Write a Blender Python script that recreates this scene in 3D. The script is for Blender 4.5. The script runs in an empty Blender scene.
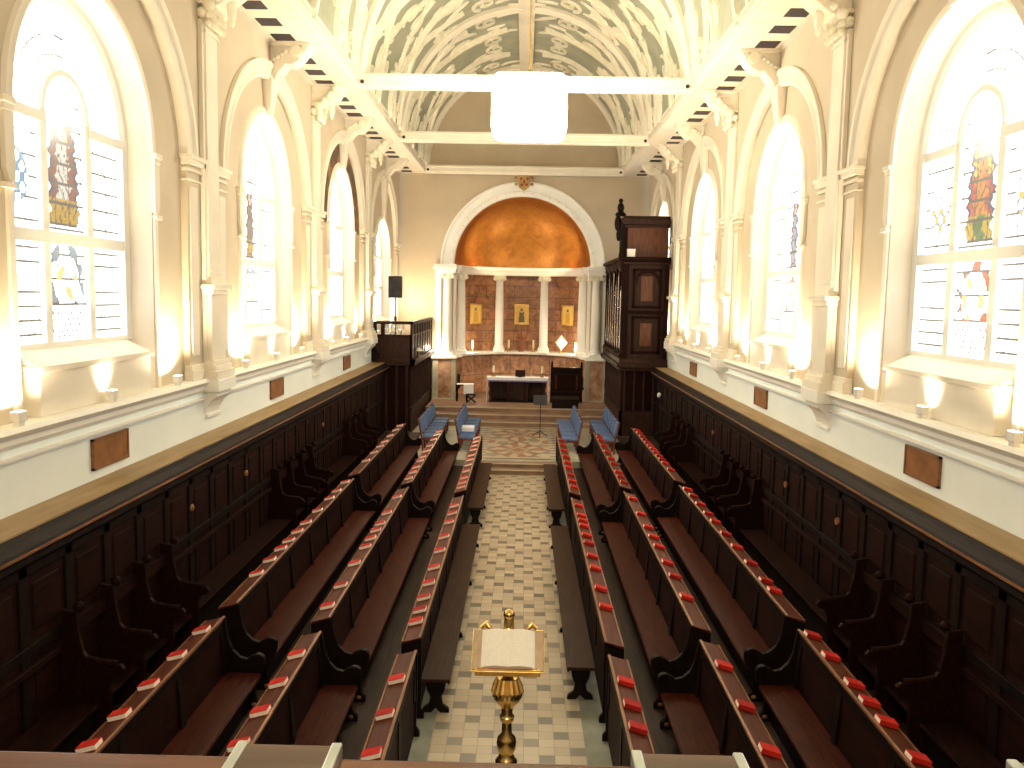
import bpy, bmesh, math, random
from mathutils import Vector, Matrix
PI = math.pi
C = bpy.context.scene.collection
random.seed(7)

# ------------------------------------------------------------------ camera, world, exposure
F_PX, PITCH, YAW, ROLL = 860.1, .1004, .0118, .0184
cam = bpy.data.cameras.new('camera'); cam_o = bpy.data.objects.new('camera', cam); C.objects.link(cam_o)
cam.sensor_width = 36; cam.lens = 36 * F_PX / 1024; cam.clip_start = .05; cam.clip_end = 200
_f = Vector((-math.sin(YAW) * math.cos(PITCH), math.cos(YAW) * math.cos(PITCH), -math.sin(PITCH)))
_r = Vector((math.cos(YAW), math.sin(YAW), 0)); _u = _r.cross(_f)
_r2 = math.cos(ROLL) * _r + math.sin(ROLL) * _u; _u2 = -math.sin(ROLL) * _r + math.cos(ROLL) * _u
cam_o.matrix_world = Matrix(((_r2.x, _u2.x, -_f.x, .0816), (_r2.y, _u2.y, -_f.y, 0), (_r2.z, _u2.z, -_f.z, 5.0), (0, 0, 0, 1)))
bpy.context.scene.camera = cam_o
vs = bpy.context.scene.view_settings
vs.view_transform = 'Standard'; vs.look = 'None'; vs.gamma = 1; vs.use_curve_mapping = False
vs.exposure = 0.15
world = bpy.data.worlds.new('daylight'); bpy.context.scene.world = world; world.use_nodes = True
world.node_tree.nodes['Background'].inputs[0].default_value = (.8, .9, 1, 1)
world.node_tree.nodes['Background'].inputs[1].default_value = 1.0

WIN_E = 5.2        # brightness of the daylight in the panes
LAMP_W = 240.0      # sill floodlights
LANTERN_E = 36.0
WARM = (1.0, .79, .52)

# ------------------------------------------------------------------ materials
def nodes(name):
    m = bpy.data.materials.new(name); m.use_nodes = True
    nt = m.node_tree; b = nt.nodes['Principled BSDF']
    return m, nt, b
def ramp(nt, fac, stops):
    r = nt.nodes.new('ShaderNodeValToRGB')
    while len(r.color_ramp.elements) < len(stops): r.color_ramp.elements.new(.5)
    for e, (p, c) in zip(r.color_ramp.elements, stops): e.position = p; e.color = (*c, 1)
    nt.links.new(fac, r.inputs[0]); return r.outputs[0]
def coords(nt, scale=(1, 1, 1)):
    t = nt.nodes.new('ShaderNodeTexCoord'); mp = nt.nodes.new('ShaderNodeMapping'); mp.inputs['Scale'].default_value = scale
    nt.links.new(t.outputs['Object'], mp.inputs[0]); return mp.outputs[0]
def noise(nt, vec, sc, det=4, dist=0):
    n = nt.nodes.new('ShaderNodeTexNoise'); n.inputs['Scale'].default_value = sc; n.inputs['Detail'].default_value = det
    n.inputs['Distortion'].default_value = dist; nt.links.new(vec, n.inputs['Vector']); return n.outputs['Fac']
def bump(nt, b, h, s=.2, d=.01):
    n = nt.nodes.new('ShaderNodeBump'); n.inputs['Strength'].default_value = s; n.inputs['Distance'].default_value = d
    nt.links.new(h, n.inputs['Height']); nt.links.new(n.outputs[0], b.inputs['Normal'])
def mottled(name, c1, c2, rough=.6, sc=1.5, stretch=(1, 1, 1), bs=.1, metal=0, spec=.3, lo=.35, hi=.65, dist=0):
    m, nt, b = nodes(name); v = coords(nt, stretch); n = noise(nt, v, sc, 5, dist)
    nt.links.new(ramp(nt, n, [(lo, c1), (hi, c2)]), b.inputs['Base Color'])
    b.inputs['Roughness'].default_value = rough; b.inputs['Metallic'].default_value = metal
    b.inputs['Specular IOR Level'].default_value = spec
    if bs: bump(nt, b, n, bs)
    return m
def emit(name, col, s):
    m = bpy.data.materials.new(name); m.use_nodes = True; nt = m.node_tree
    nt.nodes.remove(nt.nodes['Principled BSDF']); e = nt.nodes.new('ShaderNodeEmission')
    e.inputs[0].default_value = (*col, 1); e.inputs[1].default_value = s
    nt.links.new(e.outputs[0], nt.nodes['Material Output'].inputs[0]); return m
M = {}
M['wall'] = mottled('wall_paint_stone', (.58, .50, .375), (.64, .555, .425), .8, .8, bs=.03)
M['end_wall'] = mottled('end_wall_paint', (.54, .45, .325), (.60, .505, .37), .8, .8, bs=.03)
M['cream'] = mottled('cream_plaster', (.80, .74, .62), (.86, .80, .68), .7, 2, bs=.03)
M['white'] = mottled('white_plaster', (.88, .87, .81), (.92, .91, .85), .6, 2, bs=.02)
M['dado'] = mottled('white_dado_paint', (.82, .90, .89), (.88, .94, .93), .55, 1, bs=.02)
M['vault'] = mottled('grey_green_vault', (.32, .34, .26), (.42, .43, .33), .8, 1.2, bs=.05)
M['relief'] = mottled('relief_plaster', (.80, .76, .60), (.90, .86, .72), .7, 4, bs=.1)
M['vent'] = mottled('dark_vent', (.02, .015, .02), (.05, .035, .045), .6, 20, bs=.1)
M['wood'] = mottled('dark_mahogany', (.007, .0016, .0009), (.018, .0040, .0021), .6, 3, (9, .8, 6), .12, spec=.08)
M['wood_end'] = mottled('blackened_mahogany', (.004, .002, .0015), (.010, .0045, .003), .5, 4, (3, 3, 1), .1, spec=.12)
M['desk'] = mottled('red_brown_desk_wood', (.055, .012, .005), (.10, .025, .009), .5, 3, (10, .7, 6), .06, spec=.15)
M['seat'] = mottled('polished_seat_wood', (.030, .0055, .0024), (.064, .013, .0045), .5, 3, (10, .7, 6), .06, spec=.10)
M['bench'] = mottled('brown_bench_wood', (.022, .010, .005), (.045, .020, .010), .5, 3, (10, .7, 6), .06, spec=.12)
M['edge'] = mottled('brown_highlight_wood', (.17, .075, .03), (.28, .13, .055), .35, 4, (4, .7, 4), .03)  # lighter brown; on the desk lips it carries a painted highlight
M['ledge'] = mottled('tan_ledge_wood', (.29, .19, .08), (.37, .25, .115), .5, 2, (4, .6, 4), .04)
M['cornice_wood'] = mottled('grey_brown_cornice', (.006, .0035, .0035), (.016, .010, .0095), .55, 4, (6, .8, 6), .1, spec=.12)
M['plaque'] = mottled('brown_plaque', (.20, .085, .03), (.30, .13, .045), .45, 6, bs=.1)
M['organ'] = mottled('organ_case_wood', (.016, .006, .004), (.042, .015, .009), .5, 3, (6, 6, .8), .15, spec=.2)
M['organ_red'] = mottled('reddish_organ_wood', (.075, .026, .012), (.13, .045, .02), .35, 3, (6, 6, .8), .1)
M['pipe'] = mottled('grey_pipe_metal', (.45, .43, .40), (.62, .6, .56), .25, 5, bs=0, metal=1)
M['gold'] = mottled('gilt', (.75, .45, .12), (.95, .66, .25), .3, 8, metal=.9, bs=.15)
M['brass'] = mottled('polished_brass', (.62, .40, .12), (.86, .62, .25), .27, 5, metal=1, bs=.02)
M['red'] = mottled('red_book_cloth', (.42, .018, .012), (.56, .028, .018), .6, 10, bs=.05, spec=.1)
M['red_dark'] = mottled('dark_red_book_cloth', (.30, .014, .011), (.40, .02, .015), .6, 10, bs=.05, spec=.1)
M['page'] = mottled('paper', (.88, .82, .70), (.94, .90, .80), .7, 30, bs=.05)
M['blue'] = mottled('blue_upholstery', (.075, .13, .27), (.12, .19, .36), .8, 20, bs=.2)
M['chair_wood'] = mottled('red_brown_chair_wood', (.12, .028, .016), (.2, .05, .03), .35, 5, bs=.05)
M['stone'] = mottled('grey_green_stone', (.17, .18, .14), (.24, .25, .20), .5, 3, bs=.05)
M['step'] = mottled('brown_step_stone', (.22, .13, .08), (.32, .20, .13), .4, 2, bs=.05)
M['nosing'] = mottled('pale_step_edge', (.42, .34, .24), (.52, .43, .31), .4, 3, bs=.03)
M['pale_stone'] = mottled('pale_green_grey_stone', (.36, .35, .26), (.46, .44, .34), .5, 2, bs=.05)
M['marble'] = mottled('brown_pink_marble', (.26, .12, .055), (.56, .37, .27), .3, 2.2, bs=.02, dist=1.5, lo=.3, hi=.7)
M['platform'] = mottled('dark_floor_boards', (.025, .014, .010), (.055, .03, .02), .6, 3, (8, .6, 1), .1)
M['black'] = mottled('black_plastic', (.01, .01, .01), (.02, .02, .02), .5, 5, bs=.05)
M['iron'] = mottled('dark_iron', (.02, .02, .022), (.04, .04, .042), .4, 5, bs=.03, metal=.6)
M['cloth'] = mottled('white_cloth', (.82, .82, .86), (.9, .9, .93), .8, 8, bs=.05)
M['lilac'] = mottled('violet_frontal', (.16, .13, .36), (.25, .2, .46), .8, 8, bs=.05)
M['wax'] = mottled('candle_wax', (.85, .75, .55), (.92, .84, .65), .5, 8, bs=.02)
M['rail'] = mottled('gallery_rail_wood', (.04, .016, .009), (.075, .034, .02), .3, 3, (.8, 8, 6), .05)
M['rest'] = mottled('book_rest_wood', (.03, .02, .015), (.055, .036, .026), .3, 3, (.8, 8, 6), .05)
M['steel'] = mottled('pale_metal_corner', (.28, .31, .28), (.4, .44, .4), .3, 8, metal=.6, bs=.02)
M['lampwhite'] = mottled('white_lamp_body', (.8, .78, .72), (.88, .86, .8), .4, 8, bs=.02)
M['lens'] = emit('lamp_lens', (1, .85, .6), 12)
M['lantern'] = emit('lantern_glare', (1, .87, .64), LANTERN_E)
M['icon_panel'] = mottled('dull_gilding', (.34, .21, .07), (.50, .33, .12), .45, 9, metal=.1, bs=.2)
M['crest_red'] = mottled('crest_red', (.25, .05, .02), (.38, .10, .05), .5, 8, bs=.05)
M['gilded_panel'] = mottled('gilded_panel', (.60, .36, .08), (.85, .58, .17), .4, 9, metal=.1, bs=.2)
M['brown_leather'] = mottled('pale_leather', (.46, .34, .22), (.56, .43, .30), .6, 6, bs=.05)

def math_n(nt, op, a, b=None, c=None):
    n = nt.nodes.new('ShaderNodeMath'); n.operation = op
    for i, v in enumerate((a, b, c)):
        if v is None: continue
        if isinstance(v, (int, float)): n.inputs[i].default_value = v
        else: nt.links.new(v, n.inputs[i])
    return n.outputs[0]
def tiles_mat():
    m, nt, b = nodes('aisle_tiles'); T = .173
    t = nt.nodes.new('ShaderNodeTexCoord'); s = nt.nodes.new('ShaderNodeSeparateXYZ'); nt.links.new(t.outputs['Object'], s.inputs[0])
    x = math_n(nt, 'DIVIDE', math_n(nt, 'ADD', s.outputs[0], 50 * T), T); y = math_n(nt, 'DIVIDE', s.outputs[1], T)
    u = math_n(nt, 'FLOOR', x); v = math_n(nt, 'FLOOR', y)
    k = math_n(nt, 'MODULO', math_n(nt, 'ADD', math_n(nt, 'MULTIPLY', v, 3), u), 5)
    grey = math_n(nt, 'LESS_THAN', k, .5)
    cx = nt.nodes.new('ShaderNodeCombineXYZ'); nt.links.new(u, cx.inputs[0]); nt.links.new(v, cx.inputs[1])
    wn = nt.nodes.new('ShaderNodeTexWhiteNoise'); nt.links.new(cx.outputs[0], wn.inputs['Vector'])
    cream = ramp(nt, wn.outputs['Value'], [(0, (.39, .32, .22)), (.5, (.45, .38, .27)), (1, (.51, .44, .32))])
    greyc = ramp(nt, wn.outputs['Value'], [(0, (.155, .14, .105)), (1, (.22, .20, .155))])
    mx = nt.nodes.new('ShaderNodeMix'); mx.data_type = 'RGBA'
    nt.links.new(grey, mx.inputs['Factor']); nt.links.new(cream, mx.inputs[6]); nt.links.new(greyc, mx.inputs[7])
    fx = math_n(nt, 'FRACT', x); fy = math_n(nt, 'FRACT', y)
    g = math_n(nt, 'MAXIMUM', math_n(nt, 'LESS_THAN', fx, .03), math_n(nt, 'LESS_THAN', fy, .03))
    mx2 = nt.nodes.new('ShaderNodeMix'); mx2.data_type = 'RGBA'; nt.links.new(g, mx2.inputs['Factor'])
    nt.links.new(mx.outputs[2], mx2.inputs[6]); mx2.inputs[7].default_value = (.22, .17, .11, 1)
    nt.links.new(mx2.outputs[2], b.inputs['Base Color']); b.inputs['Roughness'].default_value = .35
    return m
M['tiles'] = tiles_mat()
def brick_mat(name, c1, c2, mortar, w, h, rough, metal=0, mort=.02, fac=1):
    m, nt, b = nodes(name); br = nt.nodes.new('ShaderNodeTexBrick'); uv = nt.nodes.new('ShaderNodeUVMap')
    nt.links.new(uv.outputs[0], br.inputs['Vector'])
    br.inputs['Color1'].default_value = (*c1, 1); br.inputs['Color2'].default_value = (*c2, 1); br.inputs['Mortar'].default_value = (*mortar, 1)
    br.inputs['Scale'].default_value = 1; br.inputs['Mortar Size'].default_value = mort
    br.inputs['Brick Width'].default_value = w; br.inputs['Row Height'].default_value = h
    v = coords(nt); n = noise(nt, v, 3, 6, 1.2); mx = nt.nodes.new('ShaderNodeMix'); mx.data_type = 'RGBA'; mx.blend_type = 'MULTIPLY'
    mx.inputs['Factor'].default_value = fac
    nt.links.new(br.outputs['Color'], mx.inputs[6]); nt.links.new(ramp(nt, n, [(.3, (.5, .42, .38)), (.7, (1.25, 1.15, 1.05))]), mx.inputs[7])
    nt.links.new(mx.outputs[2], b.inputs['Base Color']); b.inputs['Roughness'].default_value = rough; b.inputs['Metallic'].default_value = metal
    return m
M['apse_marble'] = brick_mat('apse_marble_slabs', (.46, .24, .12), (.36, .185, .10), (.24, .12, .07), 1.3, .5, .35)
M['low_marble'] = brick_mat('low_wall_marble', (.66, .42, .29), (.52, .29, .17), (.3, .2, .15), .9, .8, .35)
M['dome_gold'] = brick_mat('gold_mosaic', (.58, .32, .08), (.49, .25, .055), (.38, .17, .035), .22, .11, .34, .6, .06, .5)
def attr_mat(name, rough, strength=None):
    m, nt, b = nodes(name); a = nt.nodes.new('ShaderNodeAttribute'); a.attribute_name = 'Col'
    if strength is None:
        nt.links.new(a.outputs['Color'], b.inputs['Base Color']); b.inputs['Roughness'].default_value = rough
    else:
        b.inputs['Base Color'].default_value = (.2, .2, .2, 1); b.inputs['Roughness'].default_value = .2
        nt.links.new(a.outputs['Color'], b.inputs['Emission Color']); b.inputs['Emission Strength'].default_value = strength
    return m
M['mosaic'] = attr_mat('sanctuary_mosaic', .35)
M['stained'] = attr_mat('stained_glass_lit_by_day', .2, WIN_E)
def mural_mat():
    m, nt, b = nodes('painted_wall_above_window'); t = nt.nodes.new('ShaderNodeTexCoord'); sp = nt.nodes.new('ShaderNodeSeparateXYZ'); nt.links.new(t.outputs['Object'], sp.inputs[0])
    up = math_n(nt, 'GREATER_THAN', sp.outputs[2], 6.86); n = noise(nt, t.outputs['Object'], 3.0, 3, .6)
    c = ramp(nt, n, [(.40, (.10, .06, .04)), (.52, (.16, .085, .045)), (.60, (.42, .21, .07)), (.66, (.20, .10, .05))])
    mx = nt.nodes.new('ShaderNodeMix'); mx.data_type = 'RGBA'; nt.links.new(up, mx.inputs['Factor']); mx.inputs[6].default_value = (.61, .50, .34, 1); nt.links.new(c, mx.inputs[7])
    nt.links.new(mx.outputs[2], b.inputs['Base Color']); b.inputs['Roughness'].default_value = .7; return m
M['mural'] = mural_mat()
M['icon_art'] = attr_mat('icon_painting', .5)

# ------------------------------------------------------------------ mesh builder
class MB:
    def __init__(s): s.v = []; s.f = []; s.uv = None
    def add(s, vs, fs):
        n = len(s.v); s.v += [tuple(v) for v in vs]; s.f += [tuple(i + n for i in f) for f in fs]; return s
    def box(s, x0, x1, y0, y1, z0, z1):
        x0, x1 = min(x0, x1), max(x0, x1); y0, y1 = min(y0, y1), max(y0, y1); z0, z1 = min(z0, z1), max(z0, z1)
        return s.add([(x, y, z) for x in (x0, x1) for y in (y0, y1) for z in (z0, z1)],
                     [(0, 1, 3, 2), (4, 6, 7, 5), (0, 4, 5, 1), (2, 3, 7, 6), (0, 2, 6, 4), (1, 5, 7, 3)])
    def quad(s, a, b, c, d): return s.add([a, b, c, d], [(0, 1, 2, 3)])
    def prism(s, poly, fn, a, b):
        """poly 2-D, fn(u,v,t) -> point, extruded t=a..b"""
        n = len(poly); vs = [fn(u, v, a) for u, v in poly] + [fn(u, v, b) for u, v in poly]
        fs = [tuple(range(n))[::-1], tuple(range(n, 2 * n))] + [(i, (i + 1) % n, (i + 1) % n + n, i + n) for i in range(n)]
        return s.add(vs, fs)
    def lathe(s, prof, c=(0, 0, 0), n=16, axis='z'):
        vs = []; fs = []
        for r, z in prof:
            for i in range(n):
                a = 2 * PI * i / n; p = (r * math.cos(a), r * math.sin(a), z)
                if axis == 'x': p = (p[2], p[0], p[1])
                if axis == 'y': p = (p[0], p[2], p[1])
                vs.append((p[0] + c[0], p[1] + c[1], p[2] + c[2]))
        m = len(prof)
        for k in range(m - 1):
            for i in range(n): fs.append((k * n + i, k * n + (i + 1) % n, (k + 1) * n + (i + 1) % n, (k + 1) * n + i))
        fs.append(tuple(range(n))[::-1]); fs.append(tuple(range((m - 1) * n, m * n)))
        return s.add(vs, fs)
    def tube(s, pts, r, n=8):
        pts = [Vector(p) for p in pts]; rs = r if isinstance(r, (list, tuple)) else [r] * len(pts); vs = []; fs = []
        for k, p in enumerate(pts):
            d = (pts[min(k + 1, len(pts) - 1)] - pts[max(k - 1, 0)]).normalized()
            a = d.cross(Vector((0, 0, 1)));  a = a.normalized() if a.length > .05 else Vector((1, 0, 0))
            b = d.cross(a).normalized()
            for i in range(n):
                t = 2 * PI * i / n; vs.append(p + rs[k] * (math.cos(t) * a + math.sin(t) * b))
        for k in range(len(pts) - 1):
            for i in range(n): fs.append((k * n + i, k * n + (i + 1) % n, (k + 1) * n + (i + 1) % n, (k + 1) * n + i))
        fs.append(tuple(range(n))[::-1]); fs.append(tuple(range((len(pts) - 1) * n, len(pts) * n)))
        return s.add(vs, fs)
    def ball(s, c, r, n=14, m=9, sc=(1, 1, 1)):
        prof = [(max(1e-4, math.sin(PI * k / m)) * r, -math.cos(PI * k / m) * r) for k in range(m + 1)]
        t = MB().lathe(prof, n=n); return s.add([(v[0] * sc[0] + c[0], v[1] * sc[1] + c[1], v[2] * sc[2] + c[2]) for v in t.v], t.f)
    def sweep_arc(s, prof, fn, a0=0, a1=PI, n=32):
        """prof: closed list of (radius, depth); fn(r, ang, depth) -> point"""
        m = len(prof); vs = []; fs = []
        for i in range(n + 1):
            a = a0 + (a1 - a0) * i / n
            vs += [fn(r, a, d) for r, d in prof]
        for i in range(n):
            for k in range(m): fs.append((i * m + k, i * m + (k + 1) % m, (i + 1) * m + (k + 1) % m, (i + 1) * m + k))
        fs.append(tuple(range(m))[::-1]); fs.append(tuple(range(n * m, n * m + m)))
        return s.add(vs, fs)
    def build(s, name, mat, parent=None, bevel=0, smooth=False, fix=True, off=None):
        me = bpy.data.meshes.new(name)
        vv = s.v if off is None else [(v[0] - off[0], v[1] - off[1], v[2] - off[2]) for v in s.v]
        me.from_pydata(vv, [], s.f); me.update()
        if fix:
            bm = bmesh.new(); bm.from_mesh(me); bmesh.ops.recalc_face_normals(bm, faces=bm.faces); bm.to_mesh(me); bm.free()
        me.materials.append(M[mat])
        o = bpy.data.objects.new(name, me); C.objects.link(o)
        if off is not None: o.location = off
        if parent is not None: o.parent = parent
        if bevel:
            b = o.modifiers.new('bevel', 'BEVEL'); b.width = bevel; b.segments = 2; b.limit_method = 'ANGLE'
        if smooth:
            for p in me.polygons: p.use_smooth = True
            me.set_sharp_from_angle(angle=math.radians(40))
        return o
def tag(o, label, cat, group=None):
    o['label'] = label; o['category'] = cat
    if group: o['group'] = group
    return o
def empty(name, loc, label=None, cat=None, group=None, rz=0):
    o = bpy.data.objects.new(name, None); C.objects.link(o); o.location = loc; o.rotation_euler.z = rz; o.empty_display_size = .2
    if label: tag(o, label, cat, group)
    return o
def struct(o, label, cat='building part'):
    o['kind'] = 'structure'; o['label'] = label; o['category'] = cat; return o
_tn = [0]
def tname(): _tn[0] += 1; return 'trim_%d' % _tn[0]
def copy_tree(o, parent=None, loc=None):
    c = o.copy(); C.objects.link(c)
    if parent is not None: c.parent = parent
    if loc is not None: c.location = loc
    for ch in list(o.children): copy_tree(ch, c)
    return c
def colour_attr(me, cols):
    a = me.color_attributes.new('Col', 'FLOAT_COLOR', 'POINT')
    buf = []
    for c in cols: buf += [c[0], c[1], c[2], 1.0]
    a.data.foreach_set('color', buf)
SIDE = {-1: 'left', 1: 'right'}
ORD = ['first', 'second', 'third', 'fourth', 'fifth', 'sixth', 'seventh', 'eighth', 'ninth', 'tenth', 'eleventh', 'twelfth', 'thirteenth']

# ------------------------------------------------------------------ layout numbers (metres)
BAY, O0 = 7.11, -.17
PY = [O0 + BAY * k for k in range(0, 6)]       # pilaster centres; [5] is the end wall
YE = 35.58                                      # end wall face
XP, XF, XW, XG = 4.95, 5.05, 5.15, 5.5         # pilaster face, pier face, window wall, glass
Z_LEDGE, Z_SILL, Z_SPR, Z_SOF = 2.72, 3.58, 7.0, 9.95
AR = 2.69
AE = .82            # the blind arches are slightly flattened
YB = -.6                                        # back wall of the gallery
bays = [(PY[k], min(PY[k + 1], YE)) for k in range(1, 5)]

# ------------------------------------------------------------------ floor
f = MB().box(-.87, .87, -.6, 23.96, -.1, 0).build('floor', 'tiles'); struct(f, 'cream and grey square floor tiles down the central aisle', 'floor')
for s in (-1, 1):
    o = MB().box(s * .87, s * 5.3, -.6, 23.96, -.1, -.002).build('floor', 'stone'); struct(o, 'grey stone floor beneath the %s pews' % SIDE[s], 'floor')
    m = MB().box(s * 1.28, s * 2.2, .5, 24.8, -.002, .10).box(s * 2.2, s * 3.35, .5, 24.8, -.002, .22).box(s * 3.35, s * 5.06, .5, 29, -.002, .36)
    struct(m.build(tname(), 'platform'), 'dark stepped wooden platform beneath the %s pew rows' % SIDE[s], 'platform')
    o = MB().box(s * 1.4, s * 5.3, 23.9, 30, -.1, -.001).build('floor', 'stone'); struct(o, 'grey stone floor beside the %s end of the steps' % SIDE[s], 'floor')
# two steps up to the sanctuary
m = MB().box(-1.3, 1.3, 23.96, 24.30, 0, .14).box(-1.3, 1.3, 24.28, 24.62, 0, .255)
struct(m.build(tname(), 'step'), 'two brown stone steps at the head of the aisle', 'steps')
m = MB().box(-1.3, 1.3, 23.93, 24.02, .118, .142).box(-1.3, 1.3, 24.25, 24.34, .24, .262)
struct(m.build(tname(), 'nosing'), 'pale edges on the steps at the head of the aisle', 'step edge')
struct(MB().box(-5.05, 5.05, 24.62, 38.9, 0, .278).build('floor', 'pale_stone'), 'pale stone sanctuary floor around the mosaic', 'floor')
# mosaic carpet, pattern computed on a fine grid
def mosaic_col(u, v):
    """u in -1..1 across, v 0..1 along"""
    cream, dk, red, grey = (.50, .42, .28), (.10, .085, .07), (.30, .12, .06), (.24, .22, .17)
    au = abs(u)
    if au > .97: return dk
    if au > .90: return cream
    if au > .86: return grey
    d = min(v, 1 - v)
    if au > .62:
        k = int((v * 26)) % 2
        return cream if k else grey if au < .72 or au > .78 else dk
    if d < .03: return dk
    if d < .06: return cream
    # radiating lozenges
    w = (v * 2) % 1 - .5
    r = abs(u) / .62 + abs(w) * 2
    a = math.atan2(w * 2, u / .62 + 1e-6); k = int((a + PI) / (PI / 8)) % 2
    if r < .28: return red
    if r < .36: return cream
    if r < 1.0: return (cream if k else red) if r > .5 else grey
    if r < 1.08: return dk
    q = (abs(u) / .62 - 1) ** 2 + (abs(w) * 2 - 1) ** 2
    return red if q < .05 else cream if q < .1 else grey if k else cream
NX, NY = 130, 260; x0, x1, y0, y1 = -1.55, 1.55, 24.85, 31.0
vs_ = [(x0 + (x1 - x0) * i / NX, y0 + (y1 - y0) * j / NY, .283) for j in range(NY + 1) for i in range(NX + 1)]
fs_ = [(j * (NX + 1) + i, j * (NX + 1) + i + 1, (j + 1) * (NX + 1) + i + 1, (j + 1) * (NX + 1) + i) for j in range(NY) for i in range(NX)]
mo = MB().add(vs_, fs_).build(tname(), 'mosaic', fix=False)
colour_attr(mo.data, [mosaic_col(2 * (i / NX) - 1, j / NY) for j in range(NY + 1) for i in range(NX + 1)])
struct(mo, 'patterned marble mosaic in the sanctuary floor before the altar steps', 'mosaic floor')
# altar platform: three steps
m = MB()
for k in range(3): m.box(-3.6, 3.6, 31.2 + k * .75, 38.9, .278 + k * .167, .278 + (k + 1) * .167)
struct(m.build(tname(), 'step'), 'three brown marble steps up to the altar', 'steps')
m = MB()
for k in range(3): m.box(-3.6, 3.6, 31.17 + k * .75, 31.30 + k * .75, .278 + (k + 1) * .167 - .03, .278 + (k + 1) * .167 + .004)
struct(m.build(tname(), 'nosing'), 'pale edges on the altar steps', 'step edge')

# ------------------------------------------------------------------ side walls
def wall_arch(m, P, x, ya, yb, z0, z1, cy, r, spr, bot, n=32, e=1.0):
    """wall strip at depth x with an arched hole; P maps (x,y,z)"""
    q = lambda *pts: m.quad(*[P(x, y, z) for y, z in pts])
    q((ya, z0), (cy - r, z0), (cy - r, spr), (ya, spr)); q((cy + r, z0), (yb, z0), (yb, spr), (cy + r, spr))
    if bot > z0: q((cy - r, z0), (cy + r, z0), (cy + r, bot), (cy - r, bot))
    arc = [(cy + r * math.cos(PI - PI * i / n), spr + e * r * math.sin(PI * i / n)) for i in range(n + 1)]
    q((ya, spr), (cy - r, spr), (cy - r, z1), (ya, z1)); q((cy + r, spr), (yb, spr), (yb, z1), (cy + r, z1))
    for i in range(n): q(arc[i], arc[i + 1], (arc[i + 1][0], z1), (arc[i][0], z1))
def arch_outline(cy, r, spr, bot, n=32, e=1.0):
    return [(cy - r, bot)] + [(cy + r * math.cos(PI - PI * i / n), spr + e * r * math.sin(PI * i / n)) for i in range(n + 1)] + [(cy + r, bot)]
def band(m, P, xa, A, xb, B, close=False):
    n = len(A)
    for i in range(n if close else n - 1):
        j = (i + 1) % n; m.quad(P(xa, *A[i]), P(xa, *A[j]), P(xb, *B[j]), P(xb, *B[i]))
for s in (-1, 1):
    P = lambda x, y, z, s=s: (s * x, y, z)
    w = MB()
    for (a, b) in bays:
        cy = (a + b) / 2
        wall_arch(w, P, XF, a, b, Z_SILL, Z_SOF + .1, cy, AR, Z_SPR, Z_SILL, e=AE)
        band(w, P, XF, arch_outline(cy, AR, Z_SPR, Z_SILL, e=AE), XW, arch_outline(cy, AR, Z_SPR, Z_SILL, e=AE))
    w.quad(P(XF, YB, Z_SILL), P(XF, bays[0][0], Z_SILL), P(XF, bays[0][0], Z_SOF + .1), P(XF, YB, Z_SOF + .1))
    wo = w.build('wall_' + SIDE[s], 'wall', fix=False); struct(wo, 'tall cream %s wall with blind arches between pilasters' % SIDE[s], 'wall')
    d = MB().box(s * 5.05, s * 5.6, YB, YE, 0, 3.6).build('wall_' + SIDE[s], 'dado'); struct(d, 'white painted band of the %s wall above the wooden ledge' % SIDE[s], 'wall')
    # sill cornice
    prof = [(5.3, 3.62), (4.93, 3.62), (4.90, 3.57), (4.95, 3.52), (4.99, 3.50), (4.99, 3.44), (5.05, 3.38), (5.3, 3.38)]
    c = MB().prism(prof, lambda u, v, t, s=s: (s * u, t, v), YB, YE)
    c.box(s * 4.985, s * 5.06, YB, YE, 3.28, 3.31)
    struct(c.build(tname(), 'white'), 'moulded white sill running the length of the %s wall' % SIDE[s], 'sill moulding')
    # top cornice with flat soffit
    prof = [(5.4, Z_SOF + .6), (5.4, Z_SOF), (5.08, Z_SOF - .06), (4.98, Z_SOF), (3.99, Z_SOF), (3.96, Z_SOF + .03), (3.99, Z_SOF + .07), (3.95, Z_SOF + .09), (4.02, Z_SOF + .15), (3.98, Z_SOF + .2), (3.93, Z_SOF + .22), (3.95, Z_SOF + .32), (4.1, Z_SOF + .6)]
    c = MB().prism(prof, lambda u, v, t, s=s: (s * u, t, v), YB, YE)
    cor = struct(c.build(tname(), 'cream'), 'broad cream cornice with flat underside along the %s wall top' % SIDE[s], 'cornice')
    for k in range(1, 5):
        for half in (0, 1):
            for j in range(3):
                y = PY[k] + half * BAY / 2 + 1.33 + .93 * j
                if y > YE - .3: continue
                MB().box(s * 4.50, s * 4.89, y - .21, y + .21, Z_SOF - .012, Z_SOF + .02).build('vent', 'vent', cor)
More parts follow.
